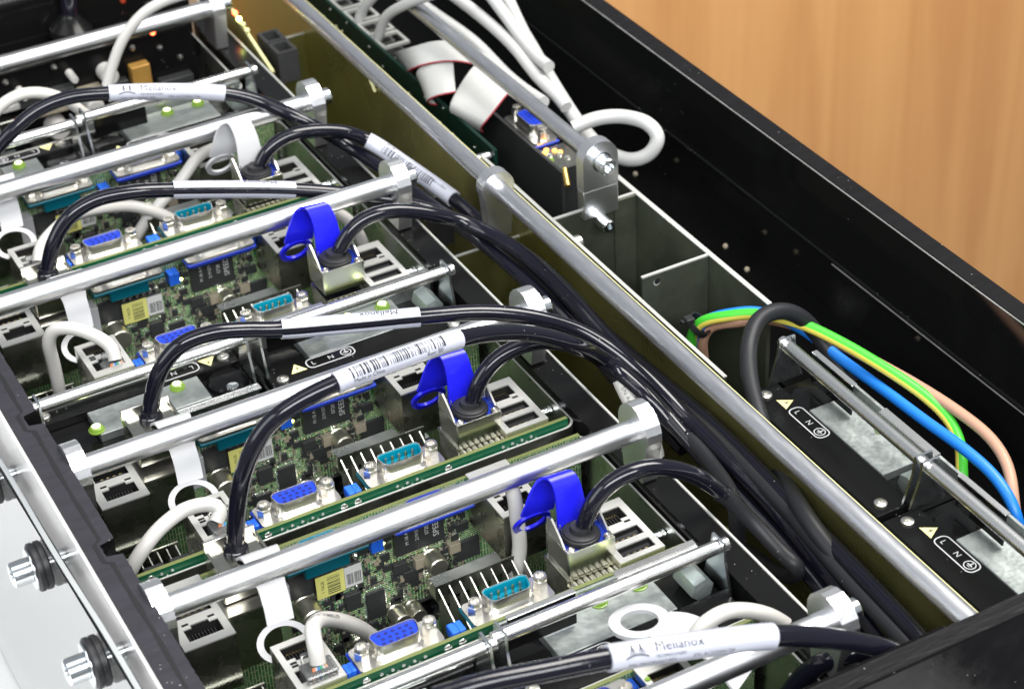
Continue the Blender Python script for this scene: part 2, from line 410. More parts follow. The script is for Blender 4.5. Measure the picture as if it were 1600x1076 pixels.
def catmull(pts, step=1.6):
    P = [Vector(p) for p in pts]
    P = [P[0] * 2 - P[1]] + P + [P[-1] * 2 - P[-2]]
    out = []
    for i in range(1, len(P) - 2):
        p0, p1, p2, p3 = P[i - 1:i + 3]
        n = max(2, int((p2 - p1).length / step))
        for j in range(n):
            t = j / n
            out.append(0.5 * ((2 * p1) + (-p0 + p2) * t + (2 * p0 - 5 * p1 + 4 * p2 - p3) * t * t + (-p0 + 3 * p1 - 3 * p2 + p3) * t ** 3))
    out.append(P[-2].copy())
    for _ in range(2):
        out = [out[0]] + [(out[i - 1] + out[i] * 2 + out[i + 1]) / 4 for i in range(1, len(out) - 1)] + [out[-1]]
    return out
REF = Vector((-0.35, -0.72, 0.60)).normalized()
def frames(pl, ref=REF):
    fr = []
    prev = None
    for i, p in enumerate(pl):
        t = (pl[min(i + 1, len(pl) - 1)] - pl[max(i - 1, 0)]).normalized()
        nn = ref - t * ref.dot(t)
        if nn.length < 0.15 and prev is not None: nn = prev - t * prev.dot(t)
        nn.normalize(); prev = nn
        fr.append((p, t, nn, t.cross(nn)))
    return fr
def arclen(fr):
    s = [0.0]
    for i in range(1, len(fr)): s.append(s[-1] + (fr[i][0] - fr[i - 1][0]).length)
    return s
def sub_frames(fr, s0, s1):
    s = arclen(fr)
    return [f for f, a in zip(fr, s) if s0 <= a <= s1]
def nearest_s(fr, p):
    s = arclen(fr); q = Vector(p)
    return min(zip(s, fr), key=lambda a: (a[1][0] - q).length)[0]
def on_tube(fr, s_arr, s, ang, r):
    i = 0
    while i < len(s_arr) - 2 and s_arr[i + 1] < s: i += 1
    k = (s - s_arr[i]) / max(1e-6, s_arr[i + 1] - s_arr[i])
    a, b = fr[i], fr[i + 1]
    p = a[0].lerp(b[0], k); nn = a[2].lerp(b[2], k).normalized(); bb = a[3].lerp(b[3], k).normalized()
    return p + (nn * math.cos(ang) + bb * math.sin(ang)) * r

_txt = {}
def text_mesh(s, size):
    """flat glyph outlines of a string as triangles, in mm, starting at x = 0."""
    if (s, size) in _txt: return _txt[(s, size)]
    cu = bpy.data.curves.new('glyphs', 'FONT'); cu.body = s; cu.size = size; cu.resolution_u = 2
    ob = bpy.data.objects.new('glyphs', cu); COL.objects.link(ob)
    dg = bpy.context.evaluated_depsgraph_get(); ev = ob.evaluated_get(dg); me = ev.to_mesh()
    me.calc_loop_triangles()
    vs = [(v.co.x, v.co.y) for v in me.vertices]; tris = [tuple(t.vertices) for t in me.loop_triangles]
    fs = []; mid = {}; lim = max(0.45, size * 0.16)          # split long triangles so that glyphs can follow a curved jacket
    while tris:
        t = tris.pop(); e = [(math.dist(vs[t[i]], vs[t[(i + 1) % 3]]), i) for i in range(3)]
        d, i = max(e)
        if d <= lim: fs.append(t); continue
        a, b, c = t[i], t[(i + 1) % 3], t[(i + 2) % 3]; key = (min(a, b), max(a, b))
        if key not in mid: mid[key] = len(vs); vs.append(((vs[a][0] + vs[b][0]) / 2, (vs[a][1] + vs[b][1]) / 2))
        tris += [(a, mid[key], c), (mid[key], b, c)]
    ev.to_mesh_clear(); bpy.data.objects.remove(ob); bpy.data.curves.remove(cu)
    _txt[(s, size)] = (vs, fs)
    return vs, fs
def text_on_plane(mb, s, size, origin, ux, uy, k, centre=True):
    vs, fs = text_mesh(s, size); ux = Vector(ux); uy = Vector(uy); o = Vector(origin)
    w = max(v[0] for v in vs) if centre else 0
    mb.add([o + ux * (x - w / 2) + uy * y for x, y in vs], fs, k)
def text_on_tube(mb, fr, s, size, s0, ang, r, k, flip=False):
    vs, fs = text_mesh(s, size); sa = arclen(fr); sg = -1 if flip else 1
    mb.add([on_tube(fr, sa, s0 + sg * x, ang - sg * y / r, r) for x, y in vs], fs, k)
def barcode_on_tube(mb, fr, s0, s1, a0, a1, r, k, seed=1):
    rnd = random.Random(seed); sa = arclen(fr); s = s0
    while s < s1:
        w = rnd.choice((0.28, 0.28, 0.45, 0.6, 0.85)); g = rnd.choice((0.3, 0.35, 0.5, 0.7, 1.0))
        n = 5; vs = []; fs = []
        for i in range(n + 1):
            a = a0 + (a1 - a0) * i / n
            vs += [on_tube(fr, sa, s, a, r), on_tube(fr, sa, s + w, a, r)]
        for i in range(n): fs.append((2 * i, 2 * i + 1, 2 * i + 3, 2 * i + 2))
        mb.add(vs, fs, k); s += w + g

# centre lines of every cable, in millimetres from the first port's left jackscrew
PATHS = {
    'A': [(87.3, 6.0, 3.8), (91.1, 6.0, 14.5), (97.3, 5.0, 22.4), (106.2, 4.0, 25.5), (117.1, 3.0, 23.8), (130.9, 2.0, 15.2), (141.8, 0.0, 3.3), (150.0, -6.3, -8.5), (155.0, -18.2, -16.7), (157.0, -24.1, -19.2), (160.0, -18.8, -29.1), (162.0, -6.0, -37.9), (163.0, 9.4, -42.7), (164.0, 25.8, -47.7), (165.0, 38.3, -50.8)],
    'B': [(88.2, 90.0, 3.6), (92.4, 90.0, 15.1), (100.1, 90.0, 22.7), (110.6, 89.0, 25.8), (122.3, 88.0, 24.0), (134.8, 86.0, 17.0), (147.4, 84.0, 4.3), (153.0, 69.8, -2.0), (158.0, 57.2, -11.2), (160.0, 46.9, -12.6), (159.0, 33.5, -13.5), (156.0, 17.8, -12.9), (152.0, 6.7, -14.2), (152.0, 5.4, -28.5)],
    'C': [(86.8, 207.0, 6.7), (91.5, 207.0, 15.5), (100.0, 207.0, 22.0), (112.8, 206.0, 22.9), (129.2, 204.0, 17.2), (144.8, 200.0, 9.0), (154.0, 177.7, 6.6), (158.0, 157.8, 3.5), (160.0, 135.3, -0.1), (162.0, 113.5, -5.3), (164.0, 87.7, -9.0), (166.0, 65.3, -11.1), (168.0, 39.4, -11.8), (168.0, 1.6, -13.1), (166.0, -40.3, -15.8), (164.0, -80.0, -17.0), (162.0, -107.0, -20.0)],
    'D': [(87.9, 294.0, 4.5), (93.1, 294.0, 13.7), (102.9, 294.0, 18.7), (116.5, 293.0, 18.3), (130.9, 291.0, 14.1), (141.6, 288.0, 7.2), (150.0, 266.6, 1.8), (156.0, 237.8, -0.9), (161.0, 214.8, -6.0), (163.0, 178.6, -8.2), (163.0, 146.2, -9.7), (161.0, 114.5, -11.2), (163.0, 82.0, -17.0), (166.0, 42.0, -23.0), (169.0, 0.0, -27.0), (168.0, -60.0, -32.0), (165.0, -107.0, -36.0)],
    'E': [(-21.6, 346.0, 13.2), (-14.1, 346.0, 22.2), (-4.0, 345.0, 30.8), (8.7, 344.0, 38.0), (23.1, 341.0, 41.4), (39.6, 338.0, 39.8), (64.2, 333.0, 35.7), (89.1, 328.0, 29.6), (103.9, 320.0, 24.2), (116.0, 306.0, 18.2), (133.0, 297.6, 4.3), (141.0, 274.8, -0.7), (147.0, 236.0, -2.9), (150.0, 193.6, -0.3), (153.0, 160.2, -2.7), (157.0, 130.5, -9.2), (161.0, 100.0, -20.0), (164.0, 60.0, -26.0)],
    'F': [(-19.8, 261.0, 9.0), (-14.8, 261.0, 21.4), (-6.7, 261.0, 31.1), (5.6, 260.0, 36.1), (21.5, 258.0, 35.6), (37.2, 256.0, 32.4), (62.1, 252.0, 26.6), (87.1, 247.0, 20.6), (107.8, 241.0, 15.0), (128.2, 234.0, 8.0), (145.3, 226.0, -0.0), (150.0, 192.8, 7.2), (158.0, 168.6, 3.8), (163.0, 145.8, -2.5), (168.0, 126.4, -12.1), (170.0, 92.7, -12.9), (171.0, 48.4, -11.3), (170.0, -7.5, -12.0), (168.0, -70.0, -13.0), (167.0, -107.0, -17.0)],
    'G': [(-18.4, 143.0, 10.5), (-15.6, 143.0, 20.7), (-10.6, 142.0, 31.1), (-2.7, 140.0, 38.8), (8.1, 138.0, 40.8), (19.7, 136.0, 39.1), (33.5, 133.0, 36.0), (58.8, 126.0, 33.4), (82.9, 118.0, 32.1), (105.4, 112.0, 29.3), (124.0, 106.0, 23.9), (140.0, 100.0, 15.6), (151.0, 89.9, 6.9), (158.0, 77.9, -0.6), (163.0, 60.6, -8.4), (165.0, 36.0, -12.0), (167.0, -3.0, -18.0), (165.0, -57.0, -25.0), (161.0, -107.0, -30.0)],
    'H': [(-19.2, 59.0, 7.9), (-16.8, 59.0, 22.6), (-12.2, 58.0, 39.5), (-4.4, 57.0, 53.3), (6.1, 55.0, 61.0), (22.4, 54.0, 65.0), (46.7, 58.0, 62.7), (72.8, 64.0, 57.8), (92.1, 70.0, 49.8), (109.6, 74.0, 40.0), (126.5, 76.0, 27.6), (146.0, 86.3, 6.2), (153.0, 74.5, -1.3), (157.0, 62.5, -8.1), (161.0, 32.0, -18.0), (164.0, -15.0, -26.0), (162.0, -65.0, -34.0), (158.0, -107.0, -40.0)],
    'I': [(-12.2, -86.0, 56.4), (3.0, -88.0, 56.2), (20.0, -91.0, 54.7), (39.4, -94.0, 52.5), (65.9, -97.0, 46.9), (93.0, -99.0, 39.0), (109.4, -101.0, 32.0), (122.7, -103.0, 25.0), (136.5, -105.0, 15.7), (148.3, -107.0, 5.4)],
    'J': [(116.6, -75.0, -21.1), (121.8, -80.0, -6.5), (127.6, -88.0, 4.3), (138.0, -94.0, 6.8), (148.9, -100.0, 3.6)],
    'L': [(150.0, 88.3, 5.3), (150.0, 81.3, -2.6), (150.0, 69.7, -10.6), (150.0, 60.5, -20.0), (150.0, 58.3, -31.0)],
    'W1': [(-15.8, -1.0, 1.4), (-15.0, 2.0, 7.1), (-13.1, 8.0, 7.9), (-7.3, 16.0, 2.7), (2.3, 24.0, -8.6), (12.3, 30.0, -22.1), (21.4, 34.0, -38.4)],
    'W2': [(-17.2, 84.0, 0.5), (-14.2, 86.0, 3.7), (-16.8, 88.0, 5.8), (-25.7, 90.0, 5.9), (-36.5, 88.0, 3.3), (-44.7, 86.0, -1.9), (-50.4, 86.0, -8.9), (-54.5, 88.0, -19.9)],
    'W3': [(-13.4, 201.0, -1.6), (-13.2, 204.0, 2.8), (-17.0, 210.0, 5.9), (-24.0, 215.0, 9.3), (-30.5, 220.0, 8.1), (-33.4, 222.0, 1.8), (-32.8, 224.0, -10.7), (-32.7, 224.0, -26.9)],
    'W4': [(-16.8, 288.0, -2.2), (-14.4, 292.0, 0.7), (-8.0, 300.0, 1.3), (6.0, 312.0, 0.1), (19.9, 320.0, -4.4), (35.0, 322.0, -8.8), (45.7, 320.0, -14.1), (54.7, 318.0, -21.2)],
    'W5': [(33.2, 322.0, -29.8), (40.9, 322.0, -20.3), (49.8, 322.0, -12.4), (61.4, 326.0, -7.1), (73.5, 330.0, 0.6), (83.2, 335.0, -0.5)],
    'W6': [(76.0, 38.0, 13.8), (76.3, 34.0, 7.7), (76.0, 32.0, -1.9), (76.3, 31.5, -13.5), (74.7, 31.5, -23.4), (72.0, 31.0, -31.0), (70.4, 31.0, -36.4)],
    'W7': [(57.3, 405.0, 8.2), (61.3, 405.0, 17.0), (68.5, 404.0, 30.0), (78.4, 402.0, 40.4), (89.0, 398.0, 46.5), (101.1, 390.0, 51.4)],
    'W8': [(-1.2, 400.0, 10.6), (6.0, 400.0, 16.2), (15.7, 400.0, 18.4), (26.1, 400.0, 15.6), (35.8, 400.0, 8.6), (43.7, 400.0, -1.3)],
    'W9': [(92.4, -58.0, 5.7), (96.0, -58.0, 9.5), (105.3, -57.0, 9.9), (117.4, -56.0, 3.3), (126.4, -58.0, -3.8), (131.2, -62.0, -11.6), (125.1, -70.0, -19.5)],
    'W10': [(104.6, 250.0, 2.7), (111.6, 250.0, -4.6), (116.7, 250.0, -16.3), (118.6, 250.0, -28.7)],
    'R1': [(222.0, 425.9, 7.3), (224.0, 386.0, 8.0), (226.0, 348.5, 8.1), (228.0, 319.9, 2.6), (228.0, 300.8, 2.6), (228.0, 282.2, 4.3)],
    'R2': [(232.0, 393.3, 17.7), (234.0, 355.9, 16.6), (236.0, 327.2, 12.6), (236.0, 302.4, 6.4), (236.0, 284.1, 4.4), (236.0, 275.2, 2.4)],
    'R3': [(240.0, 359.4, 27.3), (240.0, 340.2, 21.5), (240.0, 324.6, 16.0), (240.0, 309.1, 12.5), (240.0, 298.0, 12.3)],
    'R4': [(248.0, 360.7, 29.8), (248.0, 341.3, 13.6), (246.0, 326.4, 9.5), (242.0, 294.9, 1.1), (238.0, 264.1, -3.9), (236.0, 240.4, -3.7), (240.0, 224.6, -2.2), (246.0, 217.8, 2.5), (250.0, 217.2, 9.8), (248.0, 223.6, 14.8), (242.0, 235.8, 14.2), (232.0, 241.6, 13.3), (222.0, 244.6, 10.3)],
    'R5': [(196.0, 396.4, -2.1), (198.0, 386.6, 13.8), (202.0, 367.4, 27.5), (208.0, 350.2, 37.9)],
    'R6': [(196.0, 419.2, -2.7), (198.0, 416.5, 5.0), (202.0, 405.1, 18.2)],
    'green': [(201.4, 114.4, -32.0), (199.8, 110.3, -16.0), (201.5, 105.8, -7.0), (207.9, 98.0, -2.0), (216.9, 88.7, 1.0), (227.2, 74.8, 1.0), (235.3, 56.1, -1.0), (241.9, 35.8, -4.0), (247.1, 20.4, -8.0), (249.0, 7.9, -12.0), (245.4, -3.8, -15.0), (240.6, -11.5, -20.0), (236.6, -19.0, -30.0)],
    'blue': [(206.8, 117.0, -34.0), (203.1, 111.5, -17.0), (204.9, 108.1, -9.0), (211.6, 101.2, -4.0), (222.1, 93.9, -3.0), (231.4, 80.4, -6.0), (236.2, 56.6, -10.0), (238.0, 32.2, -10.0), (239.2, 10.0, -10.0), (240.8, -10.8, -10.0), (241.9, -26.2, -12.0), (241.4, -37.4, -16.0), (241.6, -43.3, -24.0), (249.5, -40.6, -45.0)],
    'brown': [(208.1, 114.1, -36.0), (204.7, 110.1, -20.0), (207.0, 107.0, -12.0), (213.0, 98.5, -7.0), (225.9, 90.3, -6.0), (237.0, 75.0, -8.0), (243.1, 53.6, -8.0), (248.6, 28.2, -8.0), (251.6, 4.8, -8.0), (252.2, -12.5, -9.0), (249.2, -26.3, -12.0), (243.8, -37.5, -20.0), (247.4, -39.1, -42.0)],
    'sleeve': [(238.0, 54.0, -20.0), (233.0, 71.8, -4.0), (225.2, 74.4, 6.0), (216.1, 74.7, 11.0), (205.7, 72.3, 12.0), (195.3, 63.6, 9.0), (188.4, 52.3, 2.0), (184.3, 39.0, -6.0), (180.3, 21.5, -14.0), (168.0, -14.8, -8.9), (170.0, -45.0, -20.0), (171.0, -75.0, -30.0), (170.0, -107.0, -42.0)],
}
RIBBONS = {
    'one': [((198.8, 383.7, -6.0), (194.3, 361.6, -6.0)), ((196.4, 370.9, 2.0), (191.1, 349.6, 2.0)), ((198.7, 360.3, 8.0), (192.3, 340.6, 8.0)), ((207.3, 352.5, 12.0), (200.2, 331.8, 12.0)), ((217.1, 344.4, 12.0), (208.9, 325.3, 12.0)), ((224.1, 331.6, 9.0), (217.0, 318.2, 9.0)), ((230.3, 317.6, 4.0), (224.2, 306.3, 4.0))],
    'two': [((205.9, 331.1, 10.0), (193.6, 304.8, 10.0)), ((201.5, 334.7, 10.0), (189.8, 305.1, 10.0)), ((196.6, 340.2, 8.0), (186.7, 309.3, 8.0)), ((192.9, 343.8, 4.0), (183.5, 314.9, 4.0)), ((193.5, 346.2, 0.0), (185.2, 318.1, 0.0)), ((195.0, 344.2, -3.0), (190.2, 319.8, -3.0))],
    'three': [((214.8, 323.6, 10.0), (218.0, 292.6, 10.0)), ((208.6, 319.9, 9.0), (212.0, 289.8, 9.0)), ((197.7, 311.0, 7.0), (204.0, 284.7, 7.0)), ((190.6, 305.8, 3.0), (196.5, 282.3, 3.0)), ((191.7, 307.8, -2.0), (196.4, 286.5, -2.0)), ((194.3, 308.1, -5.0), (198.1, 288.1, -5.0))],
}

# ================================================================ the setting
def sheet(name, x0, x1, y0, y1, z, k):
    mb = MB(); mb.box(x0, x1, y0, y1, z - 12, z, k); return tag(mb.build(name), kind='structure')
sheet('table', -900, 284, -420, 620, -182, 'table')
mb = MB(); mb.box(-400, 2600, 1000, 1018, -1700, -150, 'wood')
tag(mb.build('cabinet_front'), kind='structure')

# ---------------------------------------------------------------- chassis
ch = thing('chassis', 'open black chassis box of thick painted boards holding all the boards', 'enclosure', (0, 0, -170))
CO = (0, 0, -170)
rnd = random.Random(3)
notches = [56.5, 140.5, 258, 344]
edge_pts = []
y = -119.0
while y < 468:
    x = -58.2 + rnd.uniform(-.14, .14)
    for nc in notches:
        if nc <= y <= nc + 8: x = -63.5 + rnd.uniform(-.2, .2)
    edge_pts.append((x, y)); y += 1.3
mb = MB()
out = [(-69, -119.0)] + [(-69, 468)] + list(reversed(edge_pts))
out = list(reversed(out))
n = len(out)
vs = [(x, y, 25) for x, y in out] + [(x, y, -170) for x, y in out]
mb.add(vs, [(i + n, (i + 1) % n + n, (i + 1) % n, i) for i in range(n)], 'chassis')
mb.add([(x, y, 25) for x, y in out], [tuple(range(n))], 'rim')
left_wall = mb.build('left_wall', ch, CO)
mb = MB(); mb.box(-70.4, -69.05, -118, 466, -168, 24.2, 'alu', .2); mb.build('outer_skin', left_wall, CO)
mb = MB()                                             # the wavy dark line of filler along the rim
vs = []; y = -118.0
while y < 460:
    c = -62.9 + 0.15 * math.sin(y * .11) + rnd.uniform(-.1, .1); w = 0.7 + 0.14 * math.sin(y * .23 + 1) + rnd.uniform(-.12, .12)
    for nc in notches:
        if nc - 2 <= y <= nc + 10: c = -65.2; w = .7
    vs += [(c - w, y, 25.12), (c + w, y, 25.12)]; y += 1.7
mb.add(vs, [(2 * i, 2 * i + 1, 2 * i + 3, 2 * i + 2) for i in range(len(vs) // 2 - 1)], 'blackp')
mb.build('filler_line', left_wall, CO)
mb = MB(); mb.box(276, 285.2, -111, 640, -170, 25, 'gloss', .5)
rw = mb.build('right_wall', ch, CO)
mb = MB(); mb.box(276.6, 284.6, -110, 639, 25.05, 25.25, 'rimd'); mb.build('rim', rw, CO)
mb = MB(); mb.cyl((275.2, -110, -10.2), (275.2, 620, -10.2), 0.9, 'psu', 10); mb.build('seam_bead', rw, CO)
mb = MB(); mb.box(275.86, 276.2, -110, 630, 24.7, 25.1, 'highlight'); mb.build('edge_highlight', rw, CO)  # pale strip colours in both the edge wear and its highlight
mb = MB(); mb.box(274.1, 274.5, -110, 118, -11.6, -11.2, 'highlight'); mb.build('edge_highlight', rw, CO)  # pale strip paints the highlight along the polished seam
mb = MB(); mb.box(-70, 285.2, -119.6, -111.05, -170, 25, 'chassis', .5)
mb.box(60, 150.5, -111, -109.6, -30, 24.3, 'chassis', .4)
fw = mb.build('front_wall', ch, CO)
mb = MB(); mb.box(-69, 284, -119, -111.7, 25.05, 25.25, 'rimd'); mb.build('rim', fw, CO)
mb = MB(); mb.box(228, 275.9, -110.9, 640, -50, -36, 'ledgem'); mb.build('ledge', ch, CO)
mb = MB(); mb.box(-58, 275, -110.9, 640, -168, -160, 'chassis'); mb.build('floor_plate', ch, CO)
mb = MB(); mb.box(-57.9, 124, 468, 476, -160, 70, 'gloss'); mb.build('back_panel', ch, CO)
mb = MB()
mb.box(125.2, 135.8, -110.9, 470, -120, -3.6, 'psu')
cd = mb.build('divider_bar', ch, CO)
mb = MB(); mb.box(135.85, 136.7, -110.9, 640, -120, -3.0, 'edge'); mb.build('edge_strip', cd, CO)
mb = MB(); mb.box(176, 177.6, -110.9, 640, -130, 4.4, 'olive'); ow = mb.build('channel_wall', ch, CO)
mb = MB(); mb.box(175.7, 177.9, -110.8, 639, 4.45, 5.2, 'oedge', .2); mb.build('edge_strip', ow, CO)
for y_ in (212.3, 445.0):
    mb = MB(); mb.box(136.9, 175.9, y_, y_ + 1.1, -120, -14.6, 'olive'); mb.box(136.9, 175.9, y_ - .1, y_ + 1.2, -14.55, -14, 'edge'); mb.build('cross_plate', ch, CO)
for (x_, y_) in ((265.5, 185), (263, 164), (264.5, 261), (258.5, 82)):
    mb = MB(); mb.lathe((x_, y_, -36), (0, 0, 1), [(0, 1.3), (1.0, 1.2), (1.5, .7), (1.5, 0)], 'tan', 12); mb.build('screw', ch, CO)

# ---------------------------------------------------------------- clear side panel on standoffs
pan = thing('clear_side_panel', 'clear acrylic side panel bolted outside the left chassis wall', 'panel', (-76, 60, -170))
PO = (-76, 60, -170)
def ptop(y): return 17.5 - (y - 60) * 0.085
mb = MB()
vs = []
for y_ in (-118, -40, 40, 120, 220, 330): vs += [(-77.2, y_, -168), (-77.2, y_, ptop(y_)), (-74.4, y_, ptop(y_)), (-74.4, y_, -168)]
fs = [(3, 2, 1, 0), tuple(range(20, 24))]
for j in range(5):
    for i in range(4): fs.append((4 * j + i, 4 * j + (i + 1) % 4, 4 * j + 4 + (i + 1) % 4, 4 * j + 4 + i))
mb.add(vs, fs, 'glass'); pane = mb.build('pane', pan, PO)
ys = [-118 + 6 * i for i in range(75)]
mb = MB(); mb.strip([(-75.8 + .2 * math.sin(y_ * .06), y_, ptop(y_) + .9) for y_ in ys], [Vector((.85, 0, 0))] * len(ys), .9, 'acedge'); mb.build('polished_edge', pane, PO)
for y_ in (28, 89, 150):
    z_ = ptop(y_) - 10.0
    w = MB(); w.lathe((-82.6, y_, z_), (1, 0, 0), [(0, 8.0), (.6, 8.8), (2.0, 8.8), (2.3, 8.3), (2.6, 8.3), (2.9, 8.8), (4.6, 8.8), (5.2, 8.1)], 'rubber', 40)
    g = w.build('grommet', pan, PO)
    w = MB(); w.cyl((-83.4, y_, z_), (-82.65, y_, z_), 7.6, 'zinc', 32, .2); w.build('washer', g, PO)
    w = MB(); w.lathe((-90.2, y_, z_), (1, 0, 0), [(3, 0), (3, 2.3), (.2, 2.5), (0, 4.0), (.5, 4.6), (6.7, 4.6)], 'zinc', 28)
    w.build('bolt', g, PO)
    w = MB(); w.cyl((-74.3, y_, z_), (-70.5, y_, z_), 3.2, 'zinc', 20); w.build('spacer', pan, PO)

# ================================================================ node trays with their round handles
def lug(mb, x0, x1, cy, cz, r, zb, k, wb=6.5):
    pts = []
    for i in range(13):
        a = math.radians(-25 + 230 * i / 12)
        pts.append((x0, cy + r * math.cos(a), cz + r * math.sin(a)))
    pts += [(x0, cy - wb, zb), (x0, cy + wb, zb)]
    mb.prism(pts, (x1 - x0, 0, 0), k)
def ubend(x0, x1, y0, y1, r, th, z0, z1, mb, k, ke):
    """sheet bent round three sides: open at the left, rounded corners at the right."""
    pl = [(x0, y1)]
    for i in range(7):
        a = math.radians(90 - 90 * i / 6); pl.append((x1 - r + r * math.cos(a), y1 - r + r * math.sin(a)))
    for i in range(7):
        a = math.radians(0 - 90 * i / 6); pl.append((x1 - r + r * math.cos(a), y0 + r + r * math.sin(a)))
    pl.append((x0, y0))
    cx, cy = (x0 + x1) / 2, (y0 + y1) / 2
    inn = [(x - math.copysign(th, x - cx) if abs(x - x0) > 1e-6 else x, y - math.copysign(th, y - cy)) for x, y in pl]
    n = len(pl)
    for za, zb, kk in ((z0, z1 - .35, k), (z1 - .34, z1, ke)):
        vs = [(x, y, za) for x, y in pl] + [(x, y, za) for x, y in inn] + [(x, y, zb) for x, y in pl] + [(x, y, zb) for x, y in inn]
        fs = []
        for i in range(n - 1):
            fs += [(i, i + 1, 2 * n + i + 1, 2 * n + i), (n + i + 1, n + i, 3 * n + i, 3 * n + i + 1), (2 * n + i, 2 * n + i + 1, 3 * n + i + 1, 3 * n + i), (i + 1, i, n + i, n + i + 1)]
        fs += [(0, 2 * n, 3 * n, n), (n - 1, 2 * n - 1, 4 * n - 1, 3 * n - 1)]
        mb.add(vs, fs, kk)
def make_tray():
    t = thing('node_tray', 'x', 'tray')
    mb = MB(); ubend(-55, 124.4, -9.6, 70.2, 5, .7, -130, -8.2, mb, 'steel', 'edge'); mb.build('bent_sheet', t)
    mb = MB(); mb.cyl((-53.2, 33, 16.9), (124.8, 33, 16.9), 4.25, 'rod', 36); mb.build('handle_rod', t)
    mb = MB(); lug(mb, -59.2, -53, 33, 17.4, 10, -6, 'lug', 6.2); mb.build('bracket', t)
    mb = MB(); lug(mb, 124.6, 130.9, 33, 17.4, 10, -3, 'lug', 6.4); br = mb.build('bracket', t)
    mb = MB(); mb.lathe((130.95, 33, 17.4), (1, 0, 0), [(0, 5.6), (1.2, 5.6), (1.4, 4.0), (5.4, 4.0), (6.0, 3.4)], 'zinc', 20); mb.build('bolt', br)
    mb = MB(); mb.lathe((123.3, 10, -14), (-1, 0, 0), [(0, 2.2), (1, 2.2), (1.0, 1.7), (2, 2.0), (3, 1.7), (4, 2.0), (5, 1.7), (5.4, 1.2)], 'zinc', 14); mb.build('stud', t)
    return t
tray0 = make_tray()
NODE = {0: (0, -117, 0), 1: (0, 0, 0), 2: (1.1, 84.4, .5), 3: (.8, 201.5, .3), 4: (0, 288, 0), 5: (-1.5, 405, 0)}
TRAYL = {0: 'steel node tray whose short round handle end shows beside the front chassis wall',
         1: 'steel node tray with brushed handle rod nearest the front, crossing above two blue ports',
         2: 'steel node tray with brushed handle rod passing behind the barcode cable sleeve',
         3: 'steel node tray with handle rod just above the upper blue pull tab',
         4: 'steel node tray with handle rod under the upper printed cable sleeve, fourth from the front',
         5: 'steel node tray with the rearmost handle rod in the top left corner'}
for i, k in enumerate(sorted(NODE)):
    o = place(tray0, i == 0, TRAYL[k], NODE[k], group='node trays in the chassis')
    if k == 1:
        for c in o.children:
            for g in list(c.children): bpy.data.objects.remove(g)

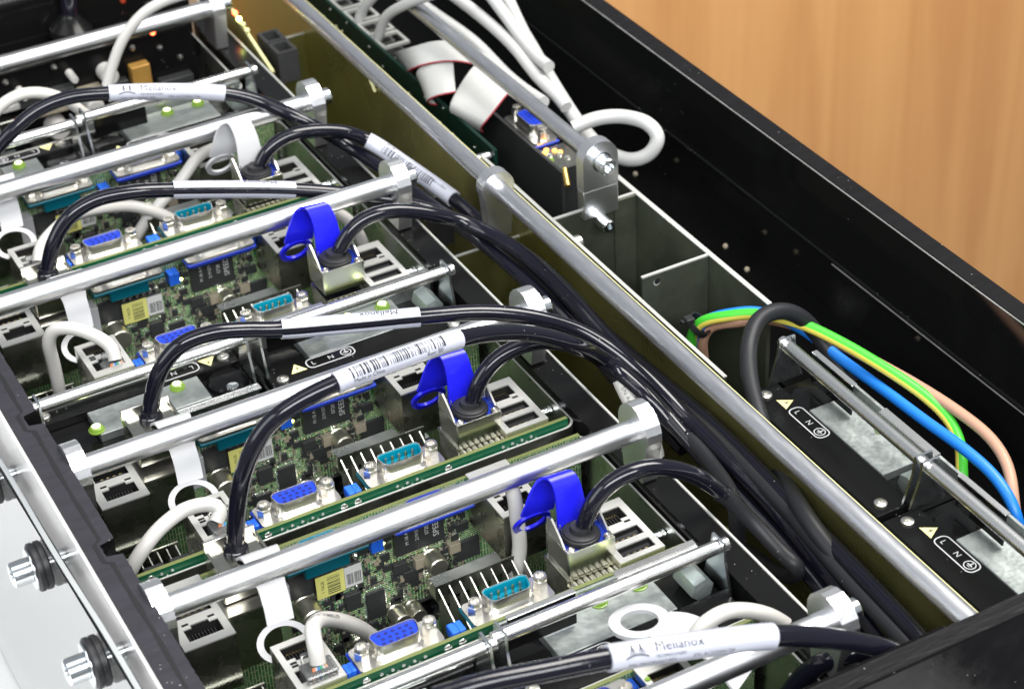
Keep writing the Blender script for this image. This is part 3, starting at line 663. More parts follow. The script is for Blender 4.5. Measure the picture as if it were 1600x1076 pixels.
# ================================================================ motherboards
def hexnut(mb, x, y, z0, z1, k='nickel'):
    mb.lathe((x, y, z0), (0, 0, 1), [(0, 2.75), (z1 - z0 - 1.6, 2.75), (z1 - z0 - 1.4, 2.45)], k, 6, False, .3)
    mb.lathe((x, y, z1 - 1.5), (0, 0, 1), [(0, 2.3), (1.5, 2.25), (1.5, 1.5), (-.6, 1.2), (-.6, 0)], k, 18, True)
def dsub(parent, cx, cy, sign, kind, top=0.0):
    """flange plus housing is the part; shell, insert and the two jackscrews are its pieces. sign = +1 when the board lies at -y."""
    body, ins = ('bluep', 'vga') if kind == 'vga_port' else ('teal', 'tealc')
    mb = MB()
    o_ = rrect(cx, cy, 31, 12.6, 2.0, 4); i_ = dshape(cx, cy, 17.6, 8.6, 2.4, 1.4 * sign, 4)
    mb.frame(o_, i_, -6.6, -5.6, 'nickel')
    mb.box(cx - 15.9, cx + 15.9, cy - 6.75, cy + 6.75, -8.2, -6.65, body, .4)
    mb.box(cx - (14 if kind == 'vga_port' else 8.6), cx + (14 if kind == 'vga_port' else 8.6), cy - 5.4, cy + 5.4, -9.6 if kind == 'vga_port' else -13.5, -8.25, body, .4)
    p = mb.build(kind, parent)
    a = dshape(cx, cy, 16.9, 7.9, 2.4, 1.4 * sign, 5); b = dshape(cx, cy, 16.1, 7.1, 2.1, 1.4 * sign, 5)
    c = dshape(cx, cy, 18.6, 9.6, 2.8, 1.4 * sign, 5)
    mb = MB()
    nn = len(a)
    rings = [(c, -5.55), (a, -4.4), (a, top - .25), ([(cx + (x - cx) * .985, cy + (y - cy) * .97) for x, y in a], top), (b, top), (b, -4.9)]
    vs = [(x, y, z) for rg, z in rings for x, y in rg]; fs = []
    for j in range(len(rings) - 1):
        for i in range(nn): fs.append((j * nn + i, j * nn + (i + 1) % nn, (j + 1) * nn + (i + 1) % nn, (j + 1) * nn + i))
    mb.add(vs, fs, 'nickel', True); mb.build('shell', p)
    mb = MB()
    if kind == 'vga_port':
        q = dshape(cx, cy, 15.9, 6.9, 2.0, 1.4 * sign, 5)
        mb.prism([(x, y, -5) for x, y in q], (0, 0, 4.4 + top), 'vga')
        for r_, (yy, off) in enumerate(((2.1, 0), (0, .55), (-2.1, 0))):
            for i in range(5):
                x = cx + (i - 2) * 2.55 + off * 1.1
                mb.lathe((x, cy + yy, top - .58), (0, 0, 1), [(0, .8), (.03, .78), (.03, 0)], 'vgad', 8)
        mb.build('insert', p)
    else:
        q = b; w = dshape(cx, cy, 15.4, 6.4, 1.9, 1.4 * sign, 5)
        mb.frame([(x, y) for x, y in [(cx + (x - cx) * .995, cy + (y - cy) * .995) for x, y in q]], w, -4.6, top - .4, 'tealc')
        mb.prism([(x, y, -5) for x, y in q], (0, 0, .8), 'tealc'); mb.build('insert', p)
        for cnt, yy in ((5, 1.45 * sign), (4, -1.45 * sign)):
            for i in range(cnt):
                x = cx + (i - (cnt - 1) / 2) * 2.76
                pm = MB(); pm.lathe((x, cy + yy, -4.3), (0, 0, 1), [(0, .5), (3.0 + top, .5), (3.5 + top, .25), (3.5 + top, 0)], 'gold' if i % 2 else 'nickel', 8); pm.build('pin', p)
    for s in (-12.5, 12.5):
        mb = MB(); hexnut(mb, cx + s, cy, -5.6, top); mb.build('jackscrew', p)
    return p
def face_with_holes(mb, x0, x1, y0, y1, z, holes, k, th=.6):
    """port face plate pieced together round rectangular openings (holes sorted along y, same direction)."""
    yy = y0
    for (hx0, hx1, hy0, hy1) in sorted(holes, key=lambda h: h[2]):
        mb.box(x0, x1, yy, hy0, z - th, z, k)
        mb.box(x0, hx0, hy0, hy1, z - th, z, k); mb.box(hx1, x1, hy0, hy1, z - th, z, k)
        yy = hy1
    mb.box(x0, x1, yy, y1, z - th, z, k)
def port_box(parent, name, x0, x1, y0, y1, z, depth, holes, s):
    """s=+1: board side is y0. holes: list of (kind, cx, ya, yb) in the same frame."""
    mb = MB()
    rects = [(cx - w / 2, cx + w / 2, ya, yb) for kind, cx, w, ya, yb in holes]
    face_with_holes(mb, x0, x1, y0, y1, z, rects, 'tin')
    t = .35
    mb.box(x0 + .02, x0 + t, y0 + .02, y1 - .02, z - depth, z - .62, 'port'); mb.box(x1 - t, x1 - .02, y0 + .02, y1 - .02, z - depth, z - .62, 'port')
    mb.box(x0 + t, x1 - t, y0 + .02, y0 + t, z - depth, z - .62, 'port'); mb.box(x0 + t, x1 - t, y1 - t, y1 - .02, z - depth, z - .62, 'port')
    p = mb.build(name, parent)
    for (kind, cx, w, ya, yb), (hx0, hx1, hy0, hy1) in zip(holes, rects):
        c = MB()
        d = 10
        c.box(hx0 - .1, hx0, hy0, hy1, z - d, z - .62, 'hole'); c.box(hx1, hx1 + .1, hy0, hy1, z - d, z - .62, 'hole')
        c.box(hx0, hx1, hy0 - .1, hy0, z - d, z - .62, 'hole'); c.box(hx0, hx1, hy1, hy1 + .1, z - d, z - .62, 'hole')
        c.box(hx0, hx1, hy0, hy1, z - d - .1, z - d, 'hole')
        if kind == 'usb':
            mid = hy0 + (hy1 - hy0) * (.62 if s > 0 else .38)
            c.box(hx0 + .7, hx1 - .7, mid - .9, mid + .9, z - 8, z - 1.6, 'blackp')
            for i in range(4): c.box(cx - 3.9 + i * 2.4, cx - 2.7 + i * 2.4, mid - 1.25 if s > 0 else mid + .95, mid - .95 if s > 0 else mid + 1.25, z - 3, z - 1.55, 'gold')
            c.build('usb_slot', p)
        else:
            far = hy1 if s > 0 else hy0; q = -1 if s > 0 else 1       # contacts sit on the side away from the board
            q = q if kind == 'rj' else -q
            far = far if kind == 'rj' else (hy0 if s > 0 else hy1)
            for i in range(8): c.box(cx - 4.3 + i * 1.15, cx - 3.75 + i * 1.15, far + q * .6, far + q * 1.5, z - 3.6, z - 2.6, 'gold')
            for i in range(9): c.box(cx - 5 + i * 1.15, cx - 4.7 + i * 1.15, far + q * 1.6, far + q * 5.4, z - 6, z - 2.4, 'blackp')
            near = hy0 if far == hy1 else hy1; qq = 1 if near == hy0 else -1
            c.box(hx0, hx0 + w * .24, near, near + qq * 1.5, z - .5, z - .02, 'tin'); c.box(hx1 - w * .24, hx1, near, near + qq * 1.5, z - .5, z - .02, 'tin')
            c.box(hx0 + .3, hx0 + w * .22, near - qq * 1.3, near - qq * .2, z - .01, z + .06, 'hole'); c.box(hx1 - w * .22, hx1 - .3, near - qq * 1.3, near - qq * .2, z - .01, z + .06, 'hole')
            c.build('network_socket', p)
    return p
def jumper(parent, x0, x1, y0, y1, z0, z1):
    mb = MB(); mb.box(x0, (x0 + x1) / 2 - .15, y0, y1, z0, z1, 'jump', .3); mb.box((x0 + x1) / 2 + .15, x1, y0, y1, z0, z1, 'jump', .3)
    mb.box((x0 + x1) / 2 - .2, (x0 + x1) / 2 + .2, y0 + .3, y1 - .3, z0 + .2, z1 - .3, 'jump'); return mb.build('blue_header', parent)
def smd(mb, y_surf, sgn, x0, x1, z0, z1, n, avoid, seed):
    r = random.Random(seed)
    k = 0
    while k < n:
        x = r.uniform(x0, x1); z = r.uniform(z0, z1)
        if any(a - 1 < x < b + 1 and c - 1 < z < d + 1 for a, b, c, d in avoid): k += .25; continue
        kind = r.random()
        if kind < .5:                       # row of chip resistors or capacitors
            cnt = r.randint(1, 7); horiz = r.random() < .5
            w, h = (1.5, .8) if r.random() < .6 else (.8, .45)
            for i in range(cnt):
                xx = x + (i * h * 1.9 if horiz else 0); zz = z + (0 if horiz else i * h * 1.9)
                if not (x0 < xx < x1 and z0 < zz < z1): continue
                a, b = (h / 2, w / 2) if horiz else (w / 2, h / 2)
                col = r.choice(('tan', 'chip', 'chip', 'tan'))
                mb.box(xx - a, xx + a, y_surf, y_surf + sgn * .5, zz - b, zz + b, col)
                if horiz:
                    mb.box(xx - a, xx + a, y_surf, y_surf + sgn * .54, zz - b, zz - b * .55, 'solder'); mb.box(xx - a, xx + a, y_surf, y_surf + sgn * .54, zz + b * .55, zz + b, 'solder')
                else:
                    mb.box(xx - a, xx - a * .55, y_surf, y_surf + sgn * .54, zz - b, zz + b, 'solder'); mb.box(xx + a * .55, xx + a, y_surf, y_surf + sgn * .54, zz - b, zz + b, 'solder')
        elif kind < .72:                    # small outline chip with legs
            w = r.uniform(.9, 2.0); h = r.uniform(.8, 1.5)
            mb.box(x - w, x + w, y_surf + sgn * .15, y_surf + sgn * 1.2, z - h, z + h, 'chip')
            cnt = int(w * 2 / 1.0)
            for i in range(cnt):
                xx = x - w + .5 + i * 1.0
                mb.box(xx - .18, xx + .18, y_surf, y_surf + sgn * .35, z - h - .7, z - h, 'solder'); mb.box(xx - .18, xx + .18, y_surf, y_surf + sgn * .35, z + h, z + h + .7, 'solder')
        elif kind < .86:                    # solder dots and test points
            for i in range(r.randint(2, 6)):
                mb.lathe((x + r.uniform(-2, 2), y_surf, z + r.uniform(-2, 2)), (0, sgn, 0), [(0, .38), (.18, .32), (.26, 0)], 'solder', 6)
        else:
            w = r.uniform(.5, 1.1); mb.box(x - w, x + w, y_surf, y_surf + sgn * r.uniform(.8, 1.6), z - w * .8, z + w * .8, r.choice(('tan', 'chip', 'tan')))
        k += 1
def pcb(parent, x0, x1, y0, y1, z0, z1, comp):
    """board with a bare cut edge on top; comp = +1 when the component side is y1."""
    mb = MB(); e = .25
    vs = [(x, y, z) for x in (x0, x1) for y in (y0, y1) for z in (z0, z1)]
    front, back = ('pcb', 'pback') if comp > 0 else ('pback', 'pcb')
    mb.add(vs, [(2, 3, 7, 6)], front); mb.add(vs, [(0, 4, 5, 1)], back)
    mb.add(vs, [(1, 5, 7, 3), (0, 1, 3, 2), (4, 6, 7, 5), (0, 2, 6, 4)], 'pedge')
    return mb.build('circuit_board', parent)

def make_board_x():
    t = thing('motherboard', 'x', 'motherboard')
    b = pcb(t, -54, 121, -8.1, -6.45, -130, -5.0, 1)
    mb = MB(); r = random.Random(5)                       # solder tails showing on the near face just under the edge
    for xc, cnt in ((12, 9), (55, 6), (-40, 3), (101, 8)):
        for i in range(cnt):
            mb.lathe((xc + (i - cnt / 2) * 2.0, -8.1, -7.2 - (i % 2) * 1.6), (0, -1, 0), [(0, .7), (.4, .6), (.8, 0)], 'solder', 8)
    for xc in (-47, 33, 70, -2.5, 27.5): mb.lathe((xc, -8.1, -7.6), (0, -1, 0), [(0, 1.5), (.3, 1.4), (.5, 0)], 'solder', 12)
    tag(mb.build('solder_tails', b), kind='stuff')
    dsub(t, 12.5, 0, 1, 'vga_port'); dsub(t, 54.8, 0, 1, 'serial_port')
    port_box(t, 'network_port', -25, -8.4, -6.4, 18.6, -3, 22, [('rjb', -16.7, 12.2, -2.6, 5.2), ('rj', -16.7, 12.2, 8.2, 16)], 1)
    port_box(t, 'usb_network_port', 95.6, 113.6, -6.4, 24.6, -3, 24, [('usb', 104.6, 13.2, -4.2, .8), ('usb', 104.6, 13.2, 3.6, 8.6), ('rj', 104.6, 12.4, 12.6, 20.4)], 1)
    mb = MB(); mb.box(77.6, 97, -6.3, 14.4, -40, -9.2, 'port')
    g = mb.build('plug_cage', t)
    mb = MB()
    for i in range(8):
        x = 78.2 + i * 2.4; mb.box(x, x + 1.9, -5.7, -1.5, -15.5, -6.9, 'port', .6)
    mb.box(77.2, 97.4, -1.45, 14.8, -9.1, -6.4, 'plug'); mb.build('spring_gasket', g)
    jumper(t, -7.3, -3.6, -3.5, 1.2, -10, -5.6); jumper(t, 31.2, 36.4, -4.6, .6, -10, -5.8)
    # folded fin block beside the plug cage
    mb = MB(); mb.box(41.8, 78.6, 30.6, 31.4, -24, -17, 'steel'); mb.box(41.8, 68, 31.4, 36, -17.6, -17, 'steel'); h = mb.build('fin_block', t)
    for i in range(9):
        x = 42.6 + i * 4.2
        f = MB(); f.prism([(x, 30.5, -18.4), (x, 30.5, -60), (x, 7, -60), (x, 7, -31.5)], (.5, 0, 0), 'steel'); f.build('fin', h)
    mb = MB(); mb.box(-50, -26, 27, 27.8, -48, -26, 'steel'); h = mb.build('fin_block', t)
    for i in range(7):
        x = -49 + i * 3.6
        f = MB(); f.prism([(x, 26.9, -27), (x, 26.9, -70), (x, -3, -70), (x, -3, -36)], (.5, 0, 0), 'steel'); f.build('fin', h)
    for x in (-47, -37):
        mb = MB(); mb.box(x, x + 8, -5.5, 2.5, -20, -11, 'chip', .3); mb.build('power_block', t)
    return t

def make_board_y():
    t = thing('motherboard', 'x', 'motherboard')
    S = 65.4
    b = pcb(t, -54, 121, S, 67.0, -130, -5.0, -1)
    dsub(t, 11.4, 59, -1, 'serial_port', -2.7); dsub(t, 53.7, 59, -1, 'vga_port', -2.7)
    port_box(t, 'usb_network_port', -50.2, -31.9, 31.2, 65.3, -3, 24, [('usb', -40.8, 13.0, 55.4, 60.4), ('usb', -40.8, 13.0, 46.8, 51.8), ('rj', -40.8, 12.4, 34.8, 42.6)], -1)
    port_box(t, 'network_port', 72.6, 89.4, 36.2, 65.3, -3, 22, [('rj', 81, 12.2, 39, 47), ('rjb', 81, 12.2, 52, 60)], -1)
    mb = MB(); mb.box(-31.2, -11.6, 45, 65.2, -34, -9.2, 'port'); g = mb.build('plug_cage', t)
    mb = MB(); mb.box(-31.6, -11.2, 44.4, 65.3, -9.1, -8.2, 'nickel'); mb.build('cage_rim', g)
    jumper(t, 31, 35.9, 60, S, -19, -13.2); jumper(t, 70.2, 72.3, 60, S, -12, -7)
    def block(name, x0, x1, z0, z1, d, k='chip', legs=None):
        m_ = MB(); m_.box(x0, x1, S - d, S - .15, z0, z1, k, .15)
        if legs:
            n_ = int((x1 - x0) / .9)
            for i in range(n_):
                xx = x0 + .5 + i * .9
                m_.box(xx - .17, xx + .17, S - .4, S, z0 - .8, z0, 'solder'); m_.box(xx - .17, xx + .17, S - .4, S, z1, z1 + .8, 'solder')
            if legs > 1:
                n_ = int((z1 - z0) / .9)
                for i in range(n_):
                    zz = z0 + .5 + i * .9
                    m_.box(x0 - .8, x0, S - .4, S, zz - .17, zz + .17, 'solder'); m_.box(x1, x1 + .8, S - .4, S, zz - .17, zz + .17, 'solder')
        return m_.build(name, t)
    fl = block('flash_module', 41.4, 61.4, -27.4, -11.4, 2.6, 'chip', 1)
    m_ = MB()
    for i, (s_, sz) in enumerate((('SPEED', 3.4), ('0728', 2.2), ('2191571', 2.0), ('M 18 A 9', 2.0))):
        text_on_plane(m_, s_, sz, (59 - i * 4.1, S - 2.72, -19.4), (0, 0, 1), (-1, 0, 0), 'wstick')
    m_.build('chip_print', fl)
    block('chip', -.8, 10.6, -30, -19, 1.4, 'chip', 2); block('chip', 28.6, 36, -53.5, -40.5, 1.3, 'chip', 2)
    block('chip', 20, 26, -44, -36.5, 2.6); block('chip', 66, 76, -42, -33, 1.4, 'chip', 1); block('chip', 44, 50, -42, -37, 1.6, 'chip', 1)
    block('chip', 67, 72, -28, -24, 1.3, 'chip', 1); block('chip', 17, 25, -56, -50, 1.3, 'chip', 1); block('chip', 48, 57, -62, -54, 1.2, 'chip', 1)
    block('inductor', 48.6, 53, -36.5, -32, 3, 'tan'); block('inductor', 40, 45.5, -35.5, -31, 2.6, 'chip'); block('inductor', 63, 67.6, -36, -31.8, 2.6, 'tan')
    block('connector', -9, -2.5, -30, -16, 8, 'white'); block('connector', 70, 92, -48, -44.5, 9, 'galv')
    rl = block('label_block', 8.8, 26.6, -31.0, -21.2, 4.2, 'chip')
    m_ = MB(); m_.box(8.6, 19.8, S - 4.32, S - 4.22, -31.4, -21.0, 'ystick'); m_.build('yellow_sticker', rl)
    m_ = MB(); m_.box(19.9, 26.8, S - 4.32, S - 4.22, -30.8, -21.4, 'wstick'); m_.build('grey_sticker', rl)
    m_ = MB(); r_ = random.Random(11); z_ = -30.4
    while z_ < -22.2:
        h_ = r_.choice((.12, .12, .25, .4)); m_.box(13, 18, S - 4.37, S - 4.33, z_, z_ + h_, 'print'); z_ += h_ + r_.choice((.2, .3, .5))
    x_ = 20.6
    while x_ < 26:
        h_ = r_.choice((.1, .12, .25)); m_.box(x_, x_ + h_, S - 4.37, S - 4.33, -29.6, -24.6, 'print'); x_ += h_ + r_.choice((.18, .25, .4))
    text_on_plane(m_, '1 9A2R', 1.9, (11.8, S - 4.36, -26.2), (0, 0, 1), (-1, 0, 0), 'print')
    m_.build('sticker_print', rl)
    for i in range(6):
        m_ = MB(); m_.lathe((10.4 + i * 3.0, S - 2.4, -20.8), (0, 0, 1), [(0, .5), (1.0, .5), (1.2, 1.1), (2.2, 1.0), (2.6, 0)], 'solder', 10); m_.build('pin', rl)
    for (x_, z_, rad, h_) in ((55.6, -34.5, 3.9, 8.5), (57.2, -49.5, 3.9, 8.5), (4.5, -34.5, 4.8, 10.5), (39.5, -54, 3.7, 8.5), (46.2, -54.5, 3.2, 8), (24, -63, 4, 9)):
        m_ = MB(); m_.lathe((x_, S, z_), (0, -1, 0), [(0, rad), (1.2, rad), (1.6, rad * .9), (2.2, rad * .9), (2.6, rad), (h_ - .5, rad), (h_, rad * .9), (h_, rad * .55), (h_ - .15, 0)], 'cap', 28)
        c_ = m_.build('capacitor', t)
        m_ = MB()
        vs = []; n_ = 5
        for i in range(n_ + 1):
            a = math.radians(-20 - 40 * i / n_); vs += [(x_ + (rad + .05) * math.cos(a), S - 4.5, z_ + (rad + .05) * math.sin(a)), (x_ + (rad + .05) * math.cos(a), S - h_ + .5, z_ + (rad + .05) * math.sin(a))]
        m_.add(vs, [(2 * i, 2 * i + 1, 2 * i + 3, 2 * i + 2) for i in range(n_)], 'capm', True); m_.build('polarity_mark', c_)
    m_ = MB(); m_.lathe((37.2, S, -19.6), (0, -1, 0), [(0, 1.0), (1, 1.0), (1.4, .6), (1.4, 0)], 'ledy', 10); m_.build('indicator_led', t)
    m_ = MB(); m_.lathe((74, 58, -2.9), (0, 0, 1), [(0, 1.0), (.5, .8), (.6, 0)], 'ledg', 10); m_.build('indicator_led', t)
    m_ = MB()
    smd(m_, S, -1, -1, 70, -66, -13, 520, [(41, 63, -29.5, -11.5), (-1.8, 11.6, -31, -18), (27.6, 37, -54.5, -39.5), (10, 28.6, -34, -22), (65, 77, -43, -32), (30, 37, -20, -13)], 21)
    r_ = random.Random(33)
    for i in range(1700):
        x_, z_ = r_.uniform(-1, 70), r_.uniform(-66, -13); w_, h_ = r_.choice(((.5, .22), (.22, .5), (.3, .3), (.7, .2), (.2, .8)))
        m_.box(x_ - w_, x_ + w_, S - .06, S, z_ - h_, z_ + h_, r_.choice(('solder', 'solder', 'wstick', 'gold')))
    tag(m_.build('small_parts', t), kind='stuff')
    return t
bx = make_board_x(); by = make_board_y()
BX = {1: 'green board edge with blue and teal ports between front power unit and front handle rod',
      2: 'green board edge with blue and teal ports just below the barcode sleeve cable',
      3: 'green board edge with blue and teal ports crossed by the cable with the half-white sleeve',
      4: 'green board edge with blue and teal ports in the uppermost left row'}
BY = {0: 'motherboard at the bottom edge behind the printed sleeve, only port corners showing',
      1: 'motherboard face with yellow sticker and capacitors below the front handle rod',
      2: 'motherboard face with dark chips showing beneath the barcode sleeve cable',
      3: 'motherboard face with yellow sticker under the handle rod by the upper blue tab',
      4: 'blurred motherboard face at upper left under the fourth handle rod'}
for i, k in enumerate(BX): place(bx, i == 0, BX[k], NODE[k], group='motherboards facing away')
for i, k in enumerate(BY): place(by, i == 0, BY[k], (NODE[k][0], NODE[k][1] + (2.6 if k > 2 else 0), NODE[k][2]), group='motherboards facing the viewer')

# ================================================================ power units between the node pairs
def make_psu(kind):
    """origin: left end of the rod axis on the case centre line; R = terminals in front, L = terminals at the back."""
    t = thing('power_unit', 'x', 'power supply')
    mb = MB(); mb.box(0, 87, -21, 21, -140, -13, 'foil', .8); mb.build('case', t)
    mb = MB()
    if kind == 'R': py0, py1, ly0, ly1 = -2.8, 17.5, -19.5, -3.4
    else: py0, py1, ly0, ly1 = -6.5, 10, 10.4, 19.8
    mb.box(1, 86, ly0, ly1, -13.05, -8.6, 'psu', .5); br = mb.build('terminal_bar', t)
    mb = MB()
    cx = 28.5 if kind == 'R' else 60
    cy = -7.8 if kind == 'R' else 15.2
    sg = 1 if kind == 'R' else -1
    o_ = rrect(cx, cy, 21, 6.6, 2.6, 6); i_ = rrect(cx, cy, 20, 5.6, 2.1, 6)
    mb.frame(o_, i_, -8.57, -8.5, 'white')
    for s_, dx in (('L', -7.5), ('N', 0)):
        text_on_plane(mb, s_, 3.4, (cx + sg * dx, cy - sg * 1.2, -8.5), (sg, 0, 0), (0, sg, 0), 'white')
    ex = cx + sg * 6.8
    mb.frame(rrect(ex, cy, 4.6, 4.6, 2.25, 6), rrect(ex, cy, 3.8, 3.8, 1.85, 6), -8.57, -8.5, 'white')
    mb.box(ex - 1.2, ex + 1.2, cy - .25, cy + .25, -8.57, -8.5, 'white'); mb.box(ex - .25, ex + .25, cy + sg * .25, cy + sg * 1.7, -8.57, -8.51, 'white'); mb.box(ex - .7, ex + .7, cy - sg * .9, cy - sg * .6, -8.57, -8.51, 'white')
    mb.build('terminal_print', br)
    mb = MB(); tx = cx - sg * 14.6
    T = [(tx - sg * 3.4, cy - sg * 2.6), (tx + sg * 3.4, cy - sg * 2.6), (tx, cy + sg * 3.0)]
    mb.prism([(x, y, -8.57) for x, y in T], (0, 0, .08), 'tri')
    mb.prism([(tx + .5, cy + 1.2, -8.47), (tx - .7, cy - .3, -8.47), (tx - .1, cy - .3, -8.47), (tx - .4, cy - 1.6, -8.47), (tx + .8, cy, -8.47), (tx + .2, cy, -8.47)], (0, 0, .03), 'print')
    mb.build('warning_triangle', br)
    mb = MB(); mb.box(21.5, 67.5, py0, py1, -13.1, -9.2, 'galv', .25)
    if kind == 'R': mb.box(8, 86, 17.6, 18.8, -14, -5.4, 'galv')
    pl = mb.build('galvanised_plate', t)
    for (lx, ly) in (((46, 13.4), (62, 13.8)) if kind == 'R' else ((21.2, -3.0), (58, 6.5))):
        w = MB(); w.lathe((lx, ly, -9.2), (0, 0, 1), [(0, 3.2), (.5, 3.2), (.6, 2.9), (1.6, 2.5), (2.1, 1.7)], 'ledg', 22)
        w.lathe((lx, ly, -7.1), (0, 0, 1), [(0, 1.7), (.35, .9), (.4, 0)], 'ledw', 18); w.build('lit_lens', pl)
    mb = MB(); mb.cyl((2.2, 0, 8), (84.8, 0, 8), 2.6, 'polish', 28); rd = mb.build('handle_rod', t)
    for x in (1.0, 85.0):
        w = MB(); w.prism([(x, -3.6, 11.6), (x, 3.6, 11.6), (x, 4.4, 4), (x, 8, -8.4), (x, -8, -8.4), (x, -4.4, 4)], (1.0, 0, 0), 'zinc'); w.build('end_plate', t)
    w = MB(); w.lathe((86, 0, 8), (1, 0, 0), [(0, 2.4), (2.8, 2.4), (3.2, 2.0)], 'polish', 18); w.build('rod_cap', rd)
    w = MB(); w.lathe((1, 0, 8), (-1, 0, 0), [(0, 2.4), (2.4, 2.4), (2.8, 2.0)], 'polish', 18); w.build('rod_cap', rd)
    if kind == 'R':
        w = MB(); w.box(50, 82, 7.2, 8.2, 1.0, 4.6, 'polish', .3); w.box(50, 82, 8.2, 11, 4.0, 4.6, 'polish'); w.build('clip_rail', t)
        w = MB(); w.box(8, 34, 7.2, 8.2, -8, 5.6, 'psu', .3); w.box(8, 34, 7.1, 9.6, 5.65, 6.2, 'polish', .2); w.build('clip_rail', t)
        w = MB()
        w.lathe((78.5, -1.5, -7.6), (0, 1, 0), [(0, 2.0), (.3, 4.6), (12.4, 4.6), (12.8, 4.2)], 'hexz', 6, False, .52); w.build('hex_standoff', t)
    else:
        w = MB(); w.box(48, 84, -15.6, -14.6, -9, -3.6, 'polish', .3); w.box(48, 84, -19, -15.6, -4.4, -3.6, 'polish'); w.build('clip_rail', t)
        w = MB(); w.lathe((76, -8, -12.6), (0, 0, 1), [(0, .8), (5.5, .8), (5.5, 2.6), (6.4, 2.4), (6.8, 0)], 'zinc', 16); w.build('push_pin', t)
    w = MB(); w.lathe((13 if kind == 'R' else 78, 4, -13), (0, 0, 1), [(0, 8.5), (1.2, 8.2), (2.0, 7.2), (2.2, 0)], 'foil', 30); w.build('round_boss', t)
    for (sx, sy) in ((6, -12), (81, -14)) if kind == 'R' else ((6, 15), (81, 15)):
        w = MB(); w.lathe((sx, sy, -8.6), (0, 0, 1), [(0, 2.6), (.8, 2.4), (1.2, 1.4), (1.2, .9), (.6, .7), (.6, 0)], 'nickel', 16); w.build('screw', t)
    return t
pr_, pl_ = make_psu('R'), make_psu('L')
G1 = 'power units lying between the node pairs'
place(pr_, True, 'black power unit with galvanised plate and two green lights at the front right', (36.5, -27, 0), group=G1)
place(pl_, True, 'black power unit whose polished rod enters at the bottom edge, front left', (-54, -29, 0), group=G1)
place(pr_, False, 'black power unit with L N mark visible beside yellow triangle, middle right', (35.5, 174, 0), group=G1)
place(pl_, False, 'black power unit with galvanised plate next to the chassis rim, middle left', (-54, 174, 0), group=G1)
place(pr_, False, 'blurred black power unit with pale plate under the upper printed sleeve', (35.5, 381, 0), group=G1)
place(pl_, False, 'blurred black power unit at the upper left edge under the curved cable', (-54, 378, 0), group=G1)
G2 = 'power units in the right hand bay'
place(pr_, False, 'black power unit in the right bay below the green yellow wire loop', (208.5, 59, 0), -math.pi / 2, G2)
place(pr_, False, 'black power unit in the right bay cut off by the right picture edge', (208.5, -29, 0), -math.pi / 2, G2)

